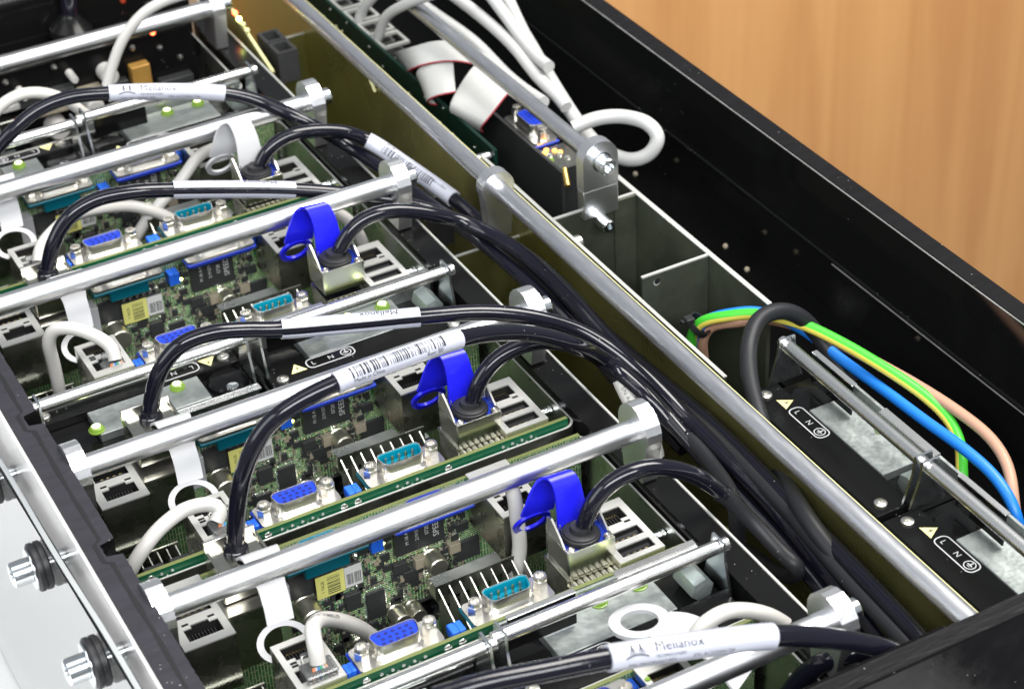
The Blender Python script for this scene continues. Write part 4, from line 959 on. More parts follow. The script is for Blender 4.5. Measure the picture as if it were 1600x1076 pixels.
# ================================================================ black cluster cables
def ring_tab(mb, c, u, w, ri, ro, th, k, n=26, stretch=1.0):
    c = Vector(c); u = Vector(u).normalized(); w = Vector(w).normalized(); nn = u.cross(w).normalized() * th / 2
    vs = []; fs = []
    for i in range(n):
        a = 2 * math.pi * i / n; d = u * math.cos(a) + w * math.sin(a) * stretch
        vs += [c + d * ro + nn, c + d * ri + nn, c + d * ri - nn, c + d * ro - nn]
    for i in range(n):
        j = (i + 1) % n
        for q in range(4): fs.append((4 * i + q, 4 * i + (q + 1) % 4, 4 * j + (q + 1) % 4, 4 * j + q))
    mb.add(vs, fs, k, True)
def plug_near(root, org, k):
    """plug standing on a board that faces away; org is the cable exit."""
    X, Y, Z = org; vr = random.Random(int(Y * 7)); dx_, dz_, dy_ = vr.uniform(-1.2, 1.2), vr.uniform(-1.5, 1.5), vr.uniform(-1, 1)
    mb = MB()
    x0, x1, y0, y1 = X - 9.2, X + 9.4, Y - 7.2, Y + 8.6
    zt = Z + 1.2
    mb.box(x0, x1, y0, y0 + .7, zt - 11.3, zt, 'plug', .2); mb.box(x0, x1, y1 - .7, y1, zt - 11.3, zt + 2.5, 'plug', .2)
    mb.box(x0, x0 + .7, y0 + .7, y1 - .7, zt - 11.3, zt, 'plug', .2); mb.box(x1 - .7, x1, y0 + .7, y1 - .7, zt - 11.3, zt, 'plug', .2)
    mb.box(x0 + .7, x1 - .7, y0 + .7, y1 - .7, zt - 11.3, zt - 1.2, 'bluep')
    mb.prism([(x0, y0 + 3, zt), (x0, y1 - 1, zt), (x0, y1 - 1, zt + 6.5), (x0, y1 - 4, zt + 7.5), (x0, y0 + 6, zt + 3)], (.7, 0, 0), 'nickel')
    mb.prism([(x1, y0 + 4, zt), (x1, y1 - 1, zt), (x1, y1 - 1, zt + 4.5), (x1, y1 - 5, zt + 5.5)], (-.7, 0, 0), 'nickel')
    for sx in (x0 + 2, x1 - 2): mb.lathe((sx, y0 + 1.8, zt - .3), (0, 0, 1), [(0, 1.5), (.6, 1.3), (.8, .6), (.5, 0)], 'nickel', 12)
    for i in range(5): mb.box(x0 + 1 + i * .7, x0 + 1.4 + i * .7, y1 - 3.2, y1 - .8, zt, zt + 1.2 + (i * 37 % 3), 'solder')
    for i in range(5): mb.box(x1 - 4.4 + i * .7, x1 - 4.0 + i * .7, y1 - 5.2, y1 - 1.8, zt, zt + 2.2 + (i * 53 % 3), 'solder')
    p = mb.build('plug', root, org)
    mb = MB(); mb.lathe((X - .3, Y, zt - 1.2), (.06, 0, 1), [(0, 6.8), (1.5, 7.0), (2.1, 6.8), (2.3, 6.2), (2.9, 6.2), (3.2, 5.4), (3.3, 4), (5, 3.6), (5, 0)], 'rubber', 36); mb.build('grommet', p, org)
    mb = MB()
    base = [(X + .2, Y + 6, zt - .5), (X + .2, Y + 6.4, zt + 4), (X + .2, Y + 7.5, zt + 9), (X + .1, Y + 9.5, zt + 15), (X - .8 + dx_ * .5, Y + 12.5, zt + 19 + dz_), (X - 2.8 + dx_, Y + 15.5 + dy_, zt + 18 + dz_), (X - 5.3 + dx_, Y + 16.8 + dy_, zt + 12.5 + dz_), (X - 7.3 + dx_, Y + 16.8 + dy_, zt + 6.5 + dz_), (X - 8.0 + dx_, Y + 18 + dy_, zt + 2 + dz_)]
    pl2 = catmull(base, 1.0); n = len(pl2)
    mb.strip(pl2, [Vector((6.4 - 1.4 * math.sin(math.pi * min(1, i / n * 1.05)), 0, -.8 * i / n)) for i in range(n)], 1.0, k)
    ring_tab(mb, (X - 8.4 + dx_, Y + 21.6 + dy_, zt - 4.6 + dz_), (1, 0, -.05), (0, .5, -.86), 5.0, 7.2, 1.2, k, 34, 1.12)
    mb.build('pull_tab', p, org)
    return p
def plug_far(root, org, k):
    """plug on a board that faces the viewer, with its flat tab drooping towards the front."""
    X, Y, Z = org
    zt = Z - .5
    x0, x1, y0, y1 = X - 9.5, X + 9.5, Y - 9, Y + 6.5
    mb = MB()
    mb.box(x0, x1, y0, y1, zt - 15, zt - 1.6, 'plug', .5)
    mb.frame(rrect(X, (y0 + y1) / 2, 19.6, 16, 1.5, 3), rrect(X, (y0 + y1) / 2, 17.6, 14, 1, 3), zt - 3, zt, 'plug')
    mb.box(x0 + 1, x1 - 1, y0 + 1, y1 - 1, zt - 1.6, zt - 1.0, 'plug')
    mb.box(x0, x1, y1 - 1, y1 + .4, zt - 2, zt + 2.2, 'nickel', .2)
    p = mb.build('plug', root, org)
    mb = MB(); mb.lathe((X, Y, zt - 1.1), (0, 0, 1), [(0, 4.6), (1.8, 4.4), (2.4, 3.8), (4, 3.5), (4, 0)], 'shrink', 24); mb.build('cable_boot', p, org)
    mb = MB()
    base = [(X + 5.5, Y - 5, zt - .5), (X + 5.6, Y - 8, zt + 2.4), (X + 5.4, Y - 12, zt + 2.0), (X + 4.6, Y - 18, zt - 2), (X + 4.0, Y - 24, zt - 8), (X + 3.0, Y - 28.5, zt - 13)]
    pl2 = catmull(base, 1.4); n = len(pl2)
    mb.strip(pl2, [Vector((7.4 - 2.6 * min(1, i / n * 1.8), -.3, 0)) for i in range(n)], 1.0, k)
    ring_tab(mb, (X + 1.6, Y - 33.5, zt - 17.5), (1, -.05, .02), (.05, -.78, -.62), 7.0, 9.4, 1.2, k, 30, .8)
    mb.build('pull_tab', p, org)
    return p
def cable(name, key, label, r, jacket, group=None, plug=None, tabk='white', cat='cable', split=None, n=18, lo=None):
    pts = PATHS[key]; org = pts[0]
    t = thing(name, label, cat, org, group=group)
    pl3 = catmull(pts); fr = frames(pl3)
    if split:
        s = nearest_s(fr, split); L = arclen(fr)[-1]
        mb = MB(); mb.tube(sub_frames(fr, 0, s), r, jacket, n); mb.build('jacket', t, org)
        mb = MB(); mb.tube(sub_frames(fr, s - 2, L), r * .96, 'matte', n); mb.build('lower_jacket', t, org)
        mb = MB(); mb.tube(sub_frames(fr, s - 3, s + 1.5), r * 1.1, 'shrink', n); mb.build('shrink_end', t, org)
    else:
        mb = MB(); mb.tube(fr, r, jacket, n); mb.build('jacket', t, org)
    if plug == 'near': plug_near(t, org, tabk)
    if plug == 'far': plug_far(t, org, tabk)
    return t, fr, org
def wrap(t, fr, org, s0, s1, r, a0=None, a1=None, k='paper', name='label_sleeve', n=26):
    sf = sub_frames(fr, s0, s1); mb = MB()
    if a0 is None: mb.tube(sf, r, k, n)
    else:
        for q0, q1 in zip(a0, a1): mb.tube(sf, r, k, n, q0, q1)
    return mb.build(name, t, org)
def bridge_logo(mb, fr, s0, r, ang, sc, k):
    """two cable-stayed pylons on an arched deck."""
    sa = arclen(fr)
    def P(x, y): return on_tube(fr, sa, s0 + x * sc, ang - y * sc / r, r)
    def seg(x0, y0, x1, y1, w):
        d = math.hypot(x1 - x0, y1 - y0); nx, ny = -(y1 - y0) / d * w / 2, (x1 - x0) / d * w / 2
        nx *= 1.7; ny *= 1.7; K = 5
        for q in range(K):
            a0, a1 = q / K, (q + 1) / K
            xa, ya, xb, yb = x0 + (x1 - x0) * a0, y0 + (y1 - y0) * a0, x0 + (x1 - x0) * a1, y0 + (y1 - y0) * a1
            mb.add([P(xa + nx, ya + ny), P(xb + nx, yb + ny), P(xb - nx, yb - ny), P(xa - nx, ya - ny)], [(0, 1, 2, 3)], k)
    for i in range(10):
        x = -.5 + i; f = lambda q: .9 - .045 * (q - 4.5) ** 2
        seg(x, f(x), x + 1, f(x + 1), .35)
    for c in (2.6, 6.4):
        seg(c, .6, c, 5.2, .22)
        for d in (.9, 1.8): seg(c, 4.9, c - d, .9, .12); seg(c, 4.9, c + d, .9, .12)
        seg(c - .5, 4.5, c, 5.4, .3); seg(c + .5, 4.5, c, 5.4, .3)
G3 = 'black cluster cables with square plugs'
tA, frA, oA = cable('cluster_cable', 'A', 'black cable arching from the front blue-tab plug into the channel', 3.15, 'cable', G3, 'near', 'blue', split=(142, 0, 3))
sA = arclen(frA)[-1]; wrap(tA, frA, oA, sA - 20, sA - 4, 3.2, k='ystick')
mb = MB(); text_on_tube(mb, frA, 'MC2207130-00A', 2.2, sA - 5, -.1, 3.26, 'print', True); mb.build('sleeve_print', tA, oA)
tB, *_ = cable('cluster_cable', 'B', 'black cable arching from the middle blue-tab plug with a shiny shrink end', 3.15, 'cable', G3, 'near', 'blue', split=(159, 50, -12))
tC, *_ = cable('cluster_cable', 'C', 'black cable arching from the upper blue-tab plug over the divider bar', 3.15, 'cable', G3, 'near', 'blue', split=(166, 66, -11))
tD, frD, oD = cable('cluster_cable', 'D', 'black cable with barcode sleeve running diagonally from the white-tab plug', 3.15, 'cable', G3, 'near', 'white')
s0, s1 = nearest_s(frD, (140, 288.6, 8.5)), nearest_s(frD, (157, 236, -1.5))
wrap(tD, frD, oD, s0, s1, 3.75)
mb = MB(); barcode_on_tube(mb, frD, s0 + 10, s1 - 13, .55, -.5, 3.82, 'print', 4)
text_on_tube(mb, frD, 'Rev: B0', 1.7, s0 + 10, -.72, 3.82, 'print'); text_on_tube(mb, frD, 'Made in China', 1.7, s1 - 14, -.15, 3.82, 'print'); mb.build('sleeve_print', tD, oD)
tE, frE, oE = cable('cluster_cable', 'E', 'black cable at top left carrying the uppermost printed white sleeve', 3.15, 'cable', G3, 'far', 'white')
s0, s1 = nearest_s(frE, (40, 338, 39.8)), nearest_s(frE, (89.1, 328, 29.6))
wrap(tE, frE, oE, s0, s1, 3.75)
def mellanox(t, fr, org, s0, s1, r, ang, sc=1.0):
    mb = MB(); bridge_logo(mb, fr, s0 + 4.5, r, ang, .72 * sc, 'print')
    text_on_tube(mb, fr, 'Mellanox', 4.4 * sc, s0 + 13.5 * sc, ang - .22, r, 'print')
    text_on_tube(mb, fr, 'TECHNOLOGIES', 1.35 * sc, s0 + 13.5 * sc, ang + .25, r, 'print')
    text_on_tube(mb, fr, 'P/N: MCC4N26C-003', 1.7 * sc, s0 + 5, ang + .75, r, 'print')
    text_on_tube(mb, fr, 'S/N: AC2233041724', 1.7 * sc, s0 + 26, ang + .62, r, 'print')
    mb.build('sleeve_print', t, org)
mellanox(tE, frE, oE, s0, s1, 3.82, .3)
tF, frF, oF = cable('cluster_cable', 'F', 'black cable with half-white sleeve crossing the upper left boards', 3.15, 'cable', G3, 'far', 'white')
s0, s1 = nearest_s(frF, (37.2, 256, 32.4)), nearest_s(frF, (87.1, 247, 20.6))
wrap(tF, frF, oF, s0, s1, 3.75, (-2.6, .62), (-.12, 2.4))
mb = MB(); text_on_tube(mb, frF, 'Mellanox', 4.0, s1 - 8, -1.25, 3.82, 'print', True); mb.build('sleeve_print', tF, oF)
tG, frG, oG = cable('cluster_cable', 'G', 'black cable with half-white sleeve above the barcode sleeve cable', 3.15, 'cable', G3, 'far', 'white')
s0, s1 = nearest_s(frG, (33.5, 133, 36)), nearest_s(frG, (82.9, 118, 32.1))
wrap(tG, frG, oG, s0, s1, 3.75, (-2.6, .70), (-.02, 2.4))
mb = MB(); text_on_tube(mb, frG, 'Mellanox', 4.0, s1 - 8, -1.15, 3.82, 'print', True); mb.build('sleeve_print', tG, oG)
tH, frH, oH = cable('cluster_cable', 'H', 'black cable rising high to the large barcode sleeve in the centre', 3.15, 'cable', G3, 'far', 'white')
s0, s1 = nearest_s(frH, (22.4, 54, 65)), nearest_s(frH, (72.8, 64, 57.8))
wrap(tH, frH, oH, s0, s1, 3.75)
mb = MB(); barcode_on_tube(mb, frH, s0 + 5, s1 - 9, -.85, .28, 3.82, 'print', 9)
text_on_tube(mb, frH, 'Made in China', 2.1, s0 + 5, .72, 3.82, 'print'); text_on_tube(mb, frH, 'Rev: B0', 2.3, s1 - 17, .74, 3.82, 'print'); mb.build('sleeve_print', tH, oH)
tI, frI, oI = cable('cluster_cable', 'I', 'black cable with printed white sleeve lying along the bottom edge', 3.3, 'cable', G3)
s0, s1 = nearest_s(frI, (39.4, -94.0, 52.5)), nearest_s(frI, (93.0, -99.0, 39.0))
wrap(tI, frI, oI, s0, s1, 4.1)
mellanox(tI, frI, oI, s0, s1, 4.18, .12)
tJ, *_ = cable('cluster_cable', 'J', 'black cable curving up behind the front wall at lower right', 3.5, 'cable', G3)
oJ = PATHS['J'][0]
mb = MB()
base = [(100, -76, -2), (96, -66, 6), (91, -54, 7), (87, -46, 4)]
pl2 = catmull(base, 1.4); mb.strip(pl2, [Vector((6.0, 3.5, 0))] * len(pl2), 1.0, 'white')
ring_tab(mb, (83.6, -38.5, 1.0), (1, 0, 0), (-.1, .98, -.1), 6.2, 10.0, 1.6, 'white', 32, .95); mb.build('pull_tab', tJ, oJ)
tL, frL, oL = cable('cluster_cable', 'L', 'black cable with yellowed label sleeve hanging behind the front handle bracket', 3.4, 'matte', G3)
s1 = arclen(frL)[-1]
wrap(tL, frL, oL, 8, s1 - 8, 3.9, k='wcab'); mb = MB(); text_on_tube(mb, frL, 'P/N: MC2206130-00A', 2.2, 12, -.2, 3.96, 'print'); text_on_tube(mb, frL, 'S/N: AA', 2.2, 12, .5, 3.96, 'print'); mb.build('sleeve_print', tL, oL)

# ================================================================ white network cables
def net_plug(root, org, at, d, k='cplug'):
    """clear plug body with coloured pairs; 'at' is where the jacket enters, d points out of the socket."""
    X, Y, Z = at
    mb = MB(); mb.box(X - 5.6, X + 5.6, Y - 4, Y + 4, Z - 12, Z - 1, k, .5); mb.box(X - 4, X + 4, Y + 4.05, Y + 5.6, Z - 11, Z + 2, k, .3)
    p = mb.build('plug', root, org)
    for i, c in enumerate(('orange', 'white', 'bwire', 'gwire', 'white', 'wbrown')):
        x = X - 3.6 + i * 1.45; m2 = MB(); m2.tube(frames(catmull([(X + (x - X) * .5, Y - .5, Z - .5), (x, Y - 3.2, Z - 4), (x, Y - 4.3, Z - 9)], 1.0)), .62, c, 8); m2.build('wire', p, org)
G4 = 'white network cables'
W = dict(W1=('white network cable looping behind the front blue port with printed jacket', True), W2=('white network cable looping left towards the notch in the chassis rim', True),
         W3=('white network cable curling left beside the middle clear plug', True), W4=('white network cable arching behind the uppermost blue port', True),
         W5=('white network cable slanting up to the fourth handle rod', False), W6=('thick white network cable hanging down before the front socket pair', False),
         W7=('white cable rising in front of the rearmost handle rod', False), W8=('white cable loop at the far left edge', False),
         W9=('white cable loop above the front printed sleeve at lower right', False), W10=('white cable peeking out beside the upper blue pull tab', False))
for k_, (lb, pg) in W.items():
    t, fr, o = cable('network_cable', k_, lb, 2.75 if k_ != 'W7' else 2.6, 'wcab', G4, n=14)
    if pg: net_plug(t, o, (o[0] + (3 if k_ in ('W2',) else 0), o[1], o[2] - .5), None)
    if k_ == 'W1':
        mb = MB(); text_on_tube(mb, fr, '2nd Cat. 5e 24AWG UTP', 2.0, 14, -.5, 2.8, 'print'); mb.build('jacket_print', t, o)
    if k_ == 'W7':
        mb = MB(); mb.lathe((57, 405, 4), (0.2, 0, 1), [(0, 4.6), (2, 4.4), (3, 3)], 'wcab', 18); mb.build('collar', t, o)
G5 = 'thick white cables in the right hand bay'
for k_, lb, r in (('R1', 'white cable end beside the ribbon cable, lowest of the bundle', 2.9), ('R2', 'white cable in the middle of the bundle along the right bay', 3.0),
                  ('R3', 'short white cable end uppermost in the right bay bundle', 3.0), ('R4', 'long white cable looping round behind the round-topped bracket', 3.3),
                  ('R5', 'white cable bending into the empty steel socket row', 2.6), ('R6', 'white cable entering the socket at the top edge', 2.6)):
    cable('bay_cable', k_, lb, r, 'wcab2', G5, n=16)

# ================================================================ power wires in the right bay
t, fr, o = cable('power_wire', 'blue', 'blue power wire along the right bay', 2.25, 'wblue', 'power wires', n=16)
t, fr, o = cable('power_wire', 'brown', 'brown power wire along the right bay', 2.25, 'wbrown', 'power wires', n=16)
pts = PATHS['green']; t = thing('power_wire', 'green and yellow striped earth wire looping out of the bay', 'cable', pts[0], group='power wires')
fr = frames(catmull(pts), Vector((-.1, -.45, .88)))
mb = MB(); mb.tube(fr, 2.3, 'wgreen', 12, -2.4, .75); mb.tube(fr, 2.3, 'wyel', 10, .75, 2 * math.pi - 2.4); mb.build('jacket', t, pts[0])
cable('sleeved_cable', 'sleeve', 'thick matte black cable bending down in front of the right power unit', 3.4, 'matte', n=18)
tie = thing('cable_tie', 'small black cable tie round the coloured power wires', 'cable tie', (202, 106, -9))
mb = MB()
vs = []; fs = []
mb.lathe((200.5, 108.5, -10.5), (.45, -.35, .6), [(0, 5.6), (2.6, 5.6), (2.6, 4.9), (0, 4.9), (0, 5.6)], 'blackp', 24); mb.build('band', tie, (202, 106, -9))
mb = MB(); mb.box(194.5, 198.5, 106, 110, -7.5, -4, 'blackp', .5); mb.box(193, 194.6, 107, 109, -6.5, -5, 'blackp'); mb.build('lock_head', tie, (202, 106, -9))

# ================================================================ rails and metalwork on the right
sr = thing('side_rail', 'long brushed round rail running down the channel to the front wall', 'rail', (163, 100, 18))
SO = (163, 100, 18)
mb = MB(); mb.cyl((163, -110.8, 18), (163, 600, 18), 3.7, 'rail', 40); mb.build('rail_tube', sr, SO)
mb = MB()
pts = [(163 + 7.6 * math.cos(math.radians(-30 + 240 * i / 14)), 205, 18 + 7.6 * math.sin(math.radians(-30 + 240 * i / 14))) for i in range(15)] + [(158, 205, -6), (168, 205, -6)]
mb.prism(pts, (0, 6.2, 0), 'lug'); mb.build('bracket', sr, SO)

hb = thing('bay_rod_assembly', 'brushed rod with round-topped bolted bracket in the right bay', 'handle', (206.4, 197, 0))
HO = (206.4, 197, 0)
mb = MB(); mb.cyl((206.4, 199, 23), (206.4, 640, 23), 3.5, 'rail', 36); mb.build('handle_rod', hb, HO)
mb = MB()
pts = [(206.4 + 8.6 * math.cos(math.radians(180 * i / 16)), 193.2, 24 + 8.6 * math.sin(math.radians(180 * i / 16))) for i in range(17)] + [(197.8, 193.2, 10), (215, 193.2, 10)]
mb.prism(pts, (0, 6, 0), 'lug'); br = mb.build('bracket', hb, HO)
mb = MB(); mb.lathe((206.4, 193.2, 23.4), (0, -1, 0), [(0, 4.6), (1.2, 4.6), (1.4, 3.9), (6.5, 3.9), (7, 3.5), (7, 2.2), (4.5, 2.0), (4.5, 0)], 'zinc', 28); mb.build('bolt', br, HO)
mb = MB(); mb.box(197.8, 215, 193.3, 199.1, -4, 9.95, 'lug', .3); mb.build('bracket_foot', hb, HO)

cn = thing('sheet_channel', 'bent galvanised sheet channel with two cross partitions beside the long rail', 'channel', (205, 150, -80))
KO = (205, 150, -80)
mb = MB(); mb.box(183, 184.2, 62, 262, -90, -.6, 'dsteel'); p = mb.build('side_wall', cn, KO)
mb = MB(); mb.box(182.8, 184.4, 62, 262, -.55, 0, 'edge'); mb.build('top_edge', p, KO)
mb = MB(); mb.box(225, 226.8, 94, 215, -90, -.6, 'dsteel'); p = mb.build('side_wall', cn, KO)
mb = MB(); mb.box(224.9, 227.2, 94, 215, -.55, 0, 'edge', .15); mb.build('top_edge', p, KO)
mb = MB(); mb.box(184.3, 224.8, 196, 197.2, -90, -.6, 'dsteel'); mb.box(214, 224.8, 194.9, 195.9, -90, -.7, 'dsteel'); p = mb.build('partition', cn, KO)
mb = MB(); mb.box(184.5, 224.7, 195.9, 197.3, -.55, .1, 'edge'); mb.build('top_edge', p, KO)
mb = MB(); mb.box(192.6, 224.8, 137, 138.2, -90, -.6, 'dsteel'); mb.box(192.6, 193.5, 138.3, 195, -90, -26, 'dsteel'); p = mb.build('partition', cn, KO)
mb = MB(); mb.box(192.5, 224.7, 136.9, 138.3, -.55, .1, 'edge'); mb.build('top_edge', p, KO)
mb = MB(); mb.lathe((199.5, 136.98, -4.6), (0, -1, 0), [(0, 1.6), (.04, 1.6), (.04, 0)], 'edge', 16); mb.lathe((199.7, 136.9, -4.1), (0, -1, 0), [(0, 1.4), (.05, 1.4), (.05, 0)], 'hole', 16); mb.build('round_hole', p, KO)
mb = MB(); mb.lathe((206, 195.9, -6), (0, -1, 0), [(0, 3.0), (9.5, 3.0), (10, 2.6), (10, 1.4), (7, 1.2), (7, 0)], 'zinc', 20); mb.build('standoff', cn, KO)
mb = MB(); mb.lathe((184.3, 180, -4), (1, 0, 0), [(0, 3.4), (3.4, 3.3), (4, 2.6), (4, 1.4), (2, 1.2), (2, 0)], 'nickel', 20); mb.build('bolt', cn, KO)

# side board with one blue port and lit indicators
sb = thing('side_board', 'small board with blue port and orange green lights in the right bay', 'circuit board', (221, 296, -2), -math.pi / 2)
mb = MB(); mb.box(-40, 56, -8.1, -6.5, -90, -6, 'chip'); b_ = mb.build('circuit_board', sb)
dsub(sb, 12.5, 0, 1, 'vga_port')
mb = MB(); mb.box(29, 50, -6.4, 8, -40, -9, 'chip'); mb.box(29, 50, -6.5, 8.2, -8.95, -8.3, 'port'); sk = mb.build('socket_block', sb)
for i, (x, y, k_) in enumerate(((31, -2, 'ledo'), (33.5, 1, 'ledo'), (33, -4, 'ledo'), (36, 2.5, 'ledo'), (40, -4.5, 'ledg'), (36, -3, 'solder'), (38, 1, 'solder'), (42, 3, 'solder'))):
    w = MB(); w.lathe((x, y, -8.28), (0, 0, 1), [(0, 1.3), (.7, 1.1), (1.0, 0)], k_, 10); w.build('indicator_led' if 'led' in k_ else 'contact', sk)
mb = MB(); mb.box(30, 50, 9, 9.6, -14, -7.4, 'nickel'); mb.build('shield', sb)
mb = MB(); mb.cyl((72, -14, -3), (64, -11, 1), 1.3, 'brass', 12); mb.build('brass_post', sb)

# tall dark green board with a row of sockets
tb = thing('socket_board', 'dark green upright board with a row of steel sockets at the top', 'circuit board', (193, 400, -80))
TO = (193, 400, -80)
mb = MB(); mb.box(191.4, 193, 264, 640, -90, -1.2, 'pdark'); mb.build('circuit_board', tb, TO)
for i in range(5):
    y0 = 384 + i * 17
    c = MB()
    c.frame([(193.1, y0), (208, y0), (208, y0 + 15), (193.1, y0 + 15)], [(195, y0 + 2), (206.6, y0 + 2), (206.6, y0 + 13), (195, y0 + 13)], -3, -1.6, 'tin')
    c.box(193.2, 207.9, y0 + .1, y0 + 14.9, -24, -9, 'port'); c.box(195, 206.6, y0 + 2, y0 + 13, -8.95, -8.6, 'hole'); c.build('socket', tb, TO)
r_ = random.Random(4); mb = MB()
for i in range(14): mb.lathe((191.4, r_.uniform(270, 480), r_.uniform(-14, -2)), (-1, 0, 0), [(0, .7), (.3, .5), (.4, 0)], 'solder', 6)
tag(mb.build('solder_tails', tb, TO), kind='stuff')
mb = MB(); mb.cyl((180, 268, -6), (191, 268, -6), 2.6, 'zinc', 16); mb.build('standoff', tb, TO)

# flat ribbon cable in three folds
rb = thing('ribbon_cable', 'grey flat ribbon cable with red edge folded over in the right bay', 'ribbon cable', RIBBONS['three'][2][0])
RO = RIBBONS['three'][2][0]
for key in ('one', 'two', 'three'):
    A = catmull([a for a, b in RIBBONS[key]], 2.0); na = len(A)
    def resamp(pl4, n):
        fr_ = [(p, None) for p in pl4]; s = [0]
        for i in range(1, len(pl4)): s.append(s[-1] + (pl4[i] - pl4[i - 1]).length)
        out = []
        for q in range(n):
            d = s[-1] * q / (n - 1); i = 0
            while i < len(s) - 2 and s[i + 1] < d: i += 1
            out.append(pl4[i].lerp(pl4[i + 1], (d - s[i]) / max(1e-6, s[i + 1] - s[i])))
        return out
    N = 40
    A = resamp(A, N); B = resamp(catmull([b for a, b in RIBBONS[key]], 2.0), N)
    mb = MB(); C = 24; vs = []; fs = []
    for i in range(N):
        w = B[i] - A[i]; tt = (A[min(i + 1, N - 1)] - A[max(i - 1, 0)]); nn = w.cross(tt).normalized()
        for j in range(2 * C + 1): vs.append(A[i] + w * (j / (2 * C)) + nn * (.18 if j % 2 else -.12))
    W_ = 2 * C + 1
    for i in range(N - 1):
        for j in range(2 * C): fs.append((i * W_ + j, i * W_ + j + 1, (i + 1) * W_ + j + 1, (i + 1) * W_ + j))
    mb.add(vs, fs, 'ribbon', True)
    f_ = mb.build('fold', rb, RO)
    f_.modifiers.new('thickness', 'SOLIDIFY').thickness = 0.0007
    mb = MB(); mb.tube(frames(B), .4, 'red', 8); mb.build('red_strand', f_, RO)

# upright card with lights at the far end of the channel
cdx = thing('indicator_card', 'upright card with red and yellow lights at the far end of the channel', 'circuit board', (141, 425, -40))
DO = (141, 425, -40)
mb = MB(); mb.prism([(140, 402, -8), (140, 402, -60), (140, 470, -60), (140, 470, 6), (140, 452, 6)], (1.5, 0, 0), 'olive'); c_ = mb.build('card', cdx, DO)
mb = MB(); mb.tube(frames([Vector((140.7, 402, -7.6)), Vector((140.7, 427, -.6)), Vector((140.7, 452, 6.4))]), .9, 'oedge', 8); mb.build('edge', c_, DO)
for (y_, z_, k_) in ((446, 6.8, 'ledr'), (441, 5.4, 'ledy'), (436, 4.4, 'oedge'), (431, 3.2, 'oedge')):
    w = MB(); w.lathe((140.2, y_, z_), (-.4, -.6, .6), [(0, 1.4), (1, 1.3), (1.5, .6), (1.5, 0)], k_, 12); w.build('indicator_led', cdx, DO)
fb = thing('terminal_block', 'black two-hole block beside the indicator card', 'connector', (152, 423, -10))
mb = MB()
for y_ in (410, 424):
    mb.frame([(147, y_), (158, y_), (158, y_ + 13), (147, y_ + 13)], [(149, y_ + 2), (156, y_ + 2), (156, y_ + 11), (149, y_ + 11)], -8, -3, 'chip'); mb.box(147, 158, y_, y_ + 13, -20, -8.1, 'chip')
mb.build('block', fb, (152, 423, -10))
sl = MB(); sl.box(158, 168, 262, 272, -42, -14, 'chip', .6); tag(sl.build('relay_block', None, (163, 267, -42)), 'small black block low in the channel beneath the long rail', 'connector')
gs = thing('gasket_strip', 'thin pale wire strip along the channel wall left of the long rail', 'strip', (172, 400, 4))
mb = MB(); mb.tube(frames(catmull([(174.6, 520, 1), (174.6, 430, 1), (174.8, 372, .5), (175, 362, -3), (175, 356, -8)], 3)), .8, 'oedge', 8); mb.build('wire', gs, (172, 400, 4))
for (y_, z_, k_) in ((452, 2.5, 'ledr'), (444, 2.0, 'ledy')):
    w = MB(); w.lathe((173.6, y_, z_), (-.4, -.6, .6), [(0, 1.2), (1, 1.0), (1.3, 0)], k_, 10); w.build('indicator_led', gs, (172, 400, 4))

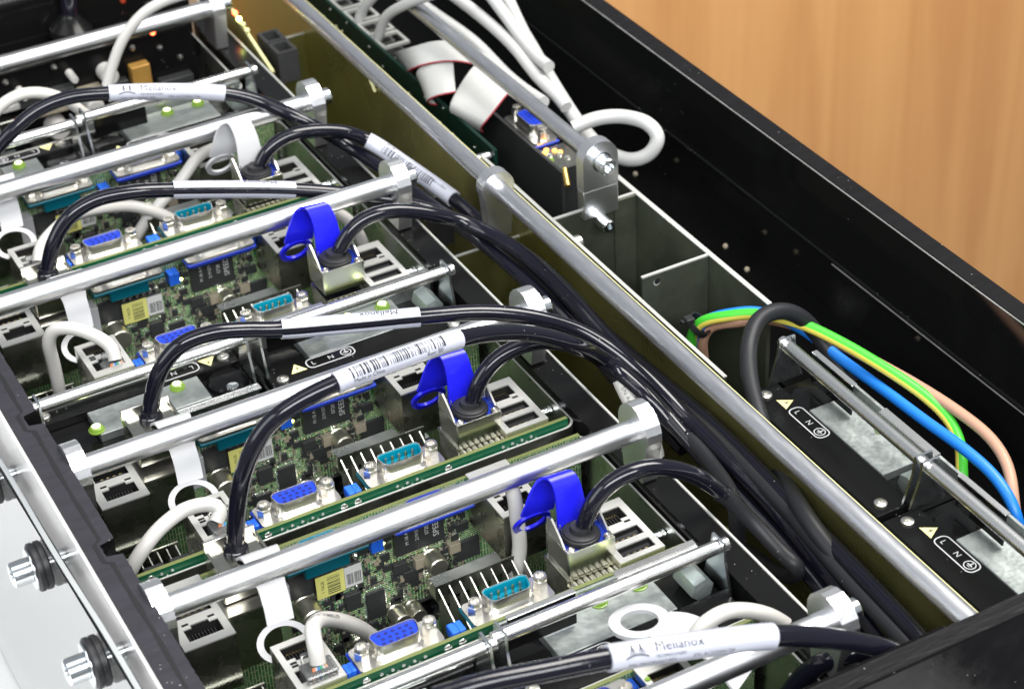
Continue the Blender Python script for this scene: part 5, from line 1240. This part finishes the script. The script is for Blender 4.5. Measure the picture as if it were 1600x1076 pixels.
# ================================================================ back rows behind the fourth handle
ib = thing('rear_board', 'dark rear circuit board with pale parts under the rearmost handle rod', 'circuit board', (30, 440, -40))
IO = (30, 440, -40)
mb = MB(); mb.box(-54, 118, 452, 453.6, -110, 4, 'psu'); mb.build('back_plate', ib, IO)
r_ = random.Random(8)
for (x0, x1, z0, z1, d, k_) in ((-20, 22, -22, -17, 8, 'steel'), (24, 52, -14, -9, 6, 'chip'), (30, 48, -20, -17, 8, 'tan'), (54, 66, -16, -13, 8, 'tan'), (82, 92, -34, -8, 6, 'amber'), (82, 90, -54, -37, 7, 'amber'),
                             (-40, -22, -26, -20, 8, 'chip'), (56, 80, -44, -40, 14, 'galv'), (0, 24, -14, -11, 5, 'wcab'), (-48, -10, -34, -29, 9, 'steel'), (-46, -24, -12, -9, 6, 'tan'), (-18, 4, -28, -25, 7, 'tan'), (26, 50, -38, -35, 8, 'steel'), (54, 78, -34, -30, 6, 'chip'), (-14, 18, -40, -37, 8, 'galv'), (96, 114, -24, -20, 6, 'chip'), (70, 80, -26, -14, 5, 'chip'), (-44, -30, -48, -40, 9, 'tan'), (92, 104, -50, -46, 10, 'steel')):
    w = MB(); w.box(x0, x1, 452 - d, 451.9, z0, z1, k_, .4); w.build('component', ib, IO)
for (x, z, r0) in ((40, -29, 5.5), (60, -22, 4.5), (70, -8, 4.5), (8, -20, 3), (26, -6, 2), (52, -4, 2), (-4, -8, 2)):
    w = MB(); w.lathe((x, 451.9, z), (0, -1, 0), [(0, r0), (9, r0), (10, r0 * .8), (10, 0)], 'wcab', 20); w.build('capacitor', ib, IO)
for (x, z) in ((20, 0), (45, 1), (100, -4), (-10, -2), (-30, -6), (86, 0), (110, -12)):
    w = MB(); w.lathe((x, 451.9, z), (0, -1, 0), [(0, 1.6), (1, 1.4), (1.4, 0)], 'nickel', 12); w.build('screw', ib, IO)
w = MB(); w.tube(frames(catmull([(96, 444, -36), (104, 440, -44), (110, 436, -52)], 2)), 2.2, 'ystick', 10); w.build('yellow_lead', ib, IO)
for (x, k_) in ((5, 'ledr'), (96, 'ledr')):
    w = MB(); w.lathe((x, 447, 8), (0, -1, 0), [(0, 1.3), (1.4, 1.2), (1.6, 0)], k_, 12); w.build('indicator_led', ib, IO)
rc = thing('rear_cable', 'black cable with rubber boot in the top left corner', 'cable', (62, 462, 20))
mb = MB(); mb.tube(frames(catmull([(60, 462, 16), (62, 463, 34), (66, 464, 52), (72, 466, 80)], 2)), 4.2, 'cable', 16); mb.build('jacket', rc, (62, 462, 20))
mb = MB(); mb.lathe((59, 461, 12), (.1, 0, 1), [(0, 11), (3, 10.6), (6, 7.5), (9, 5), (10, 4.4)], 'psu', 28); mb.build('boot', rc, (62, 462, 20))
for (x, z) in ((95, 52), (114, 57), (-20, 30)):
    w = MB(); w.lathe((x, 467.9, z), (0, -1, 0), [(0, 3.6), (.8, 3.4), (1.2, 2), (1.2, 0)], 'wcab', 20); w.build('rivet', ch, CO)
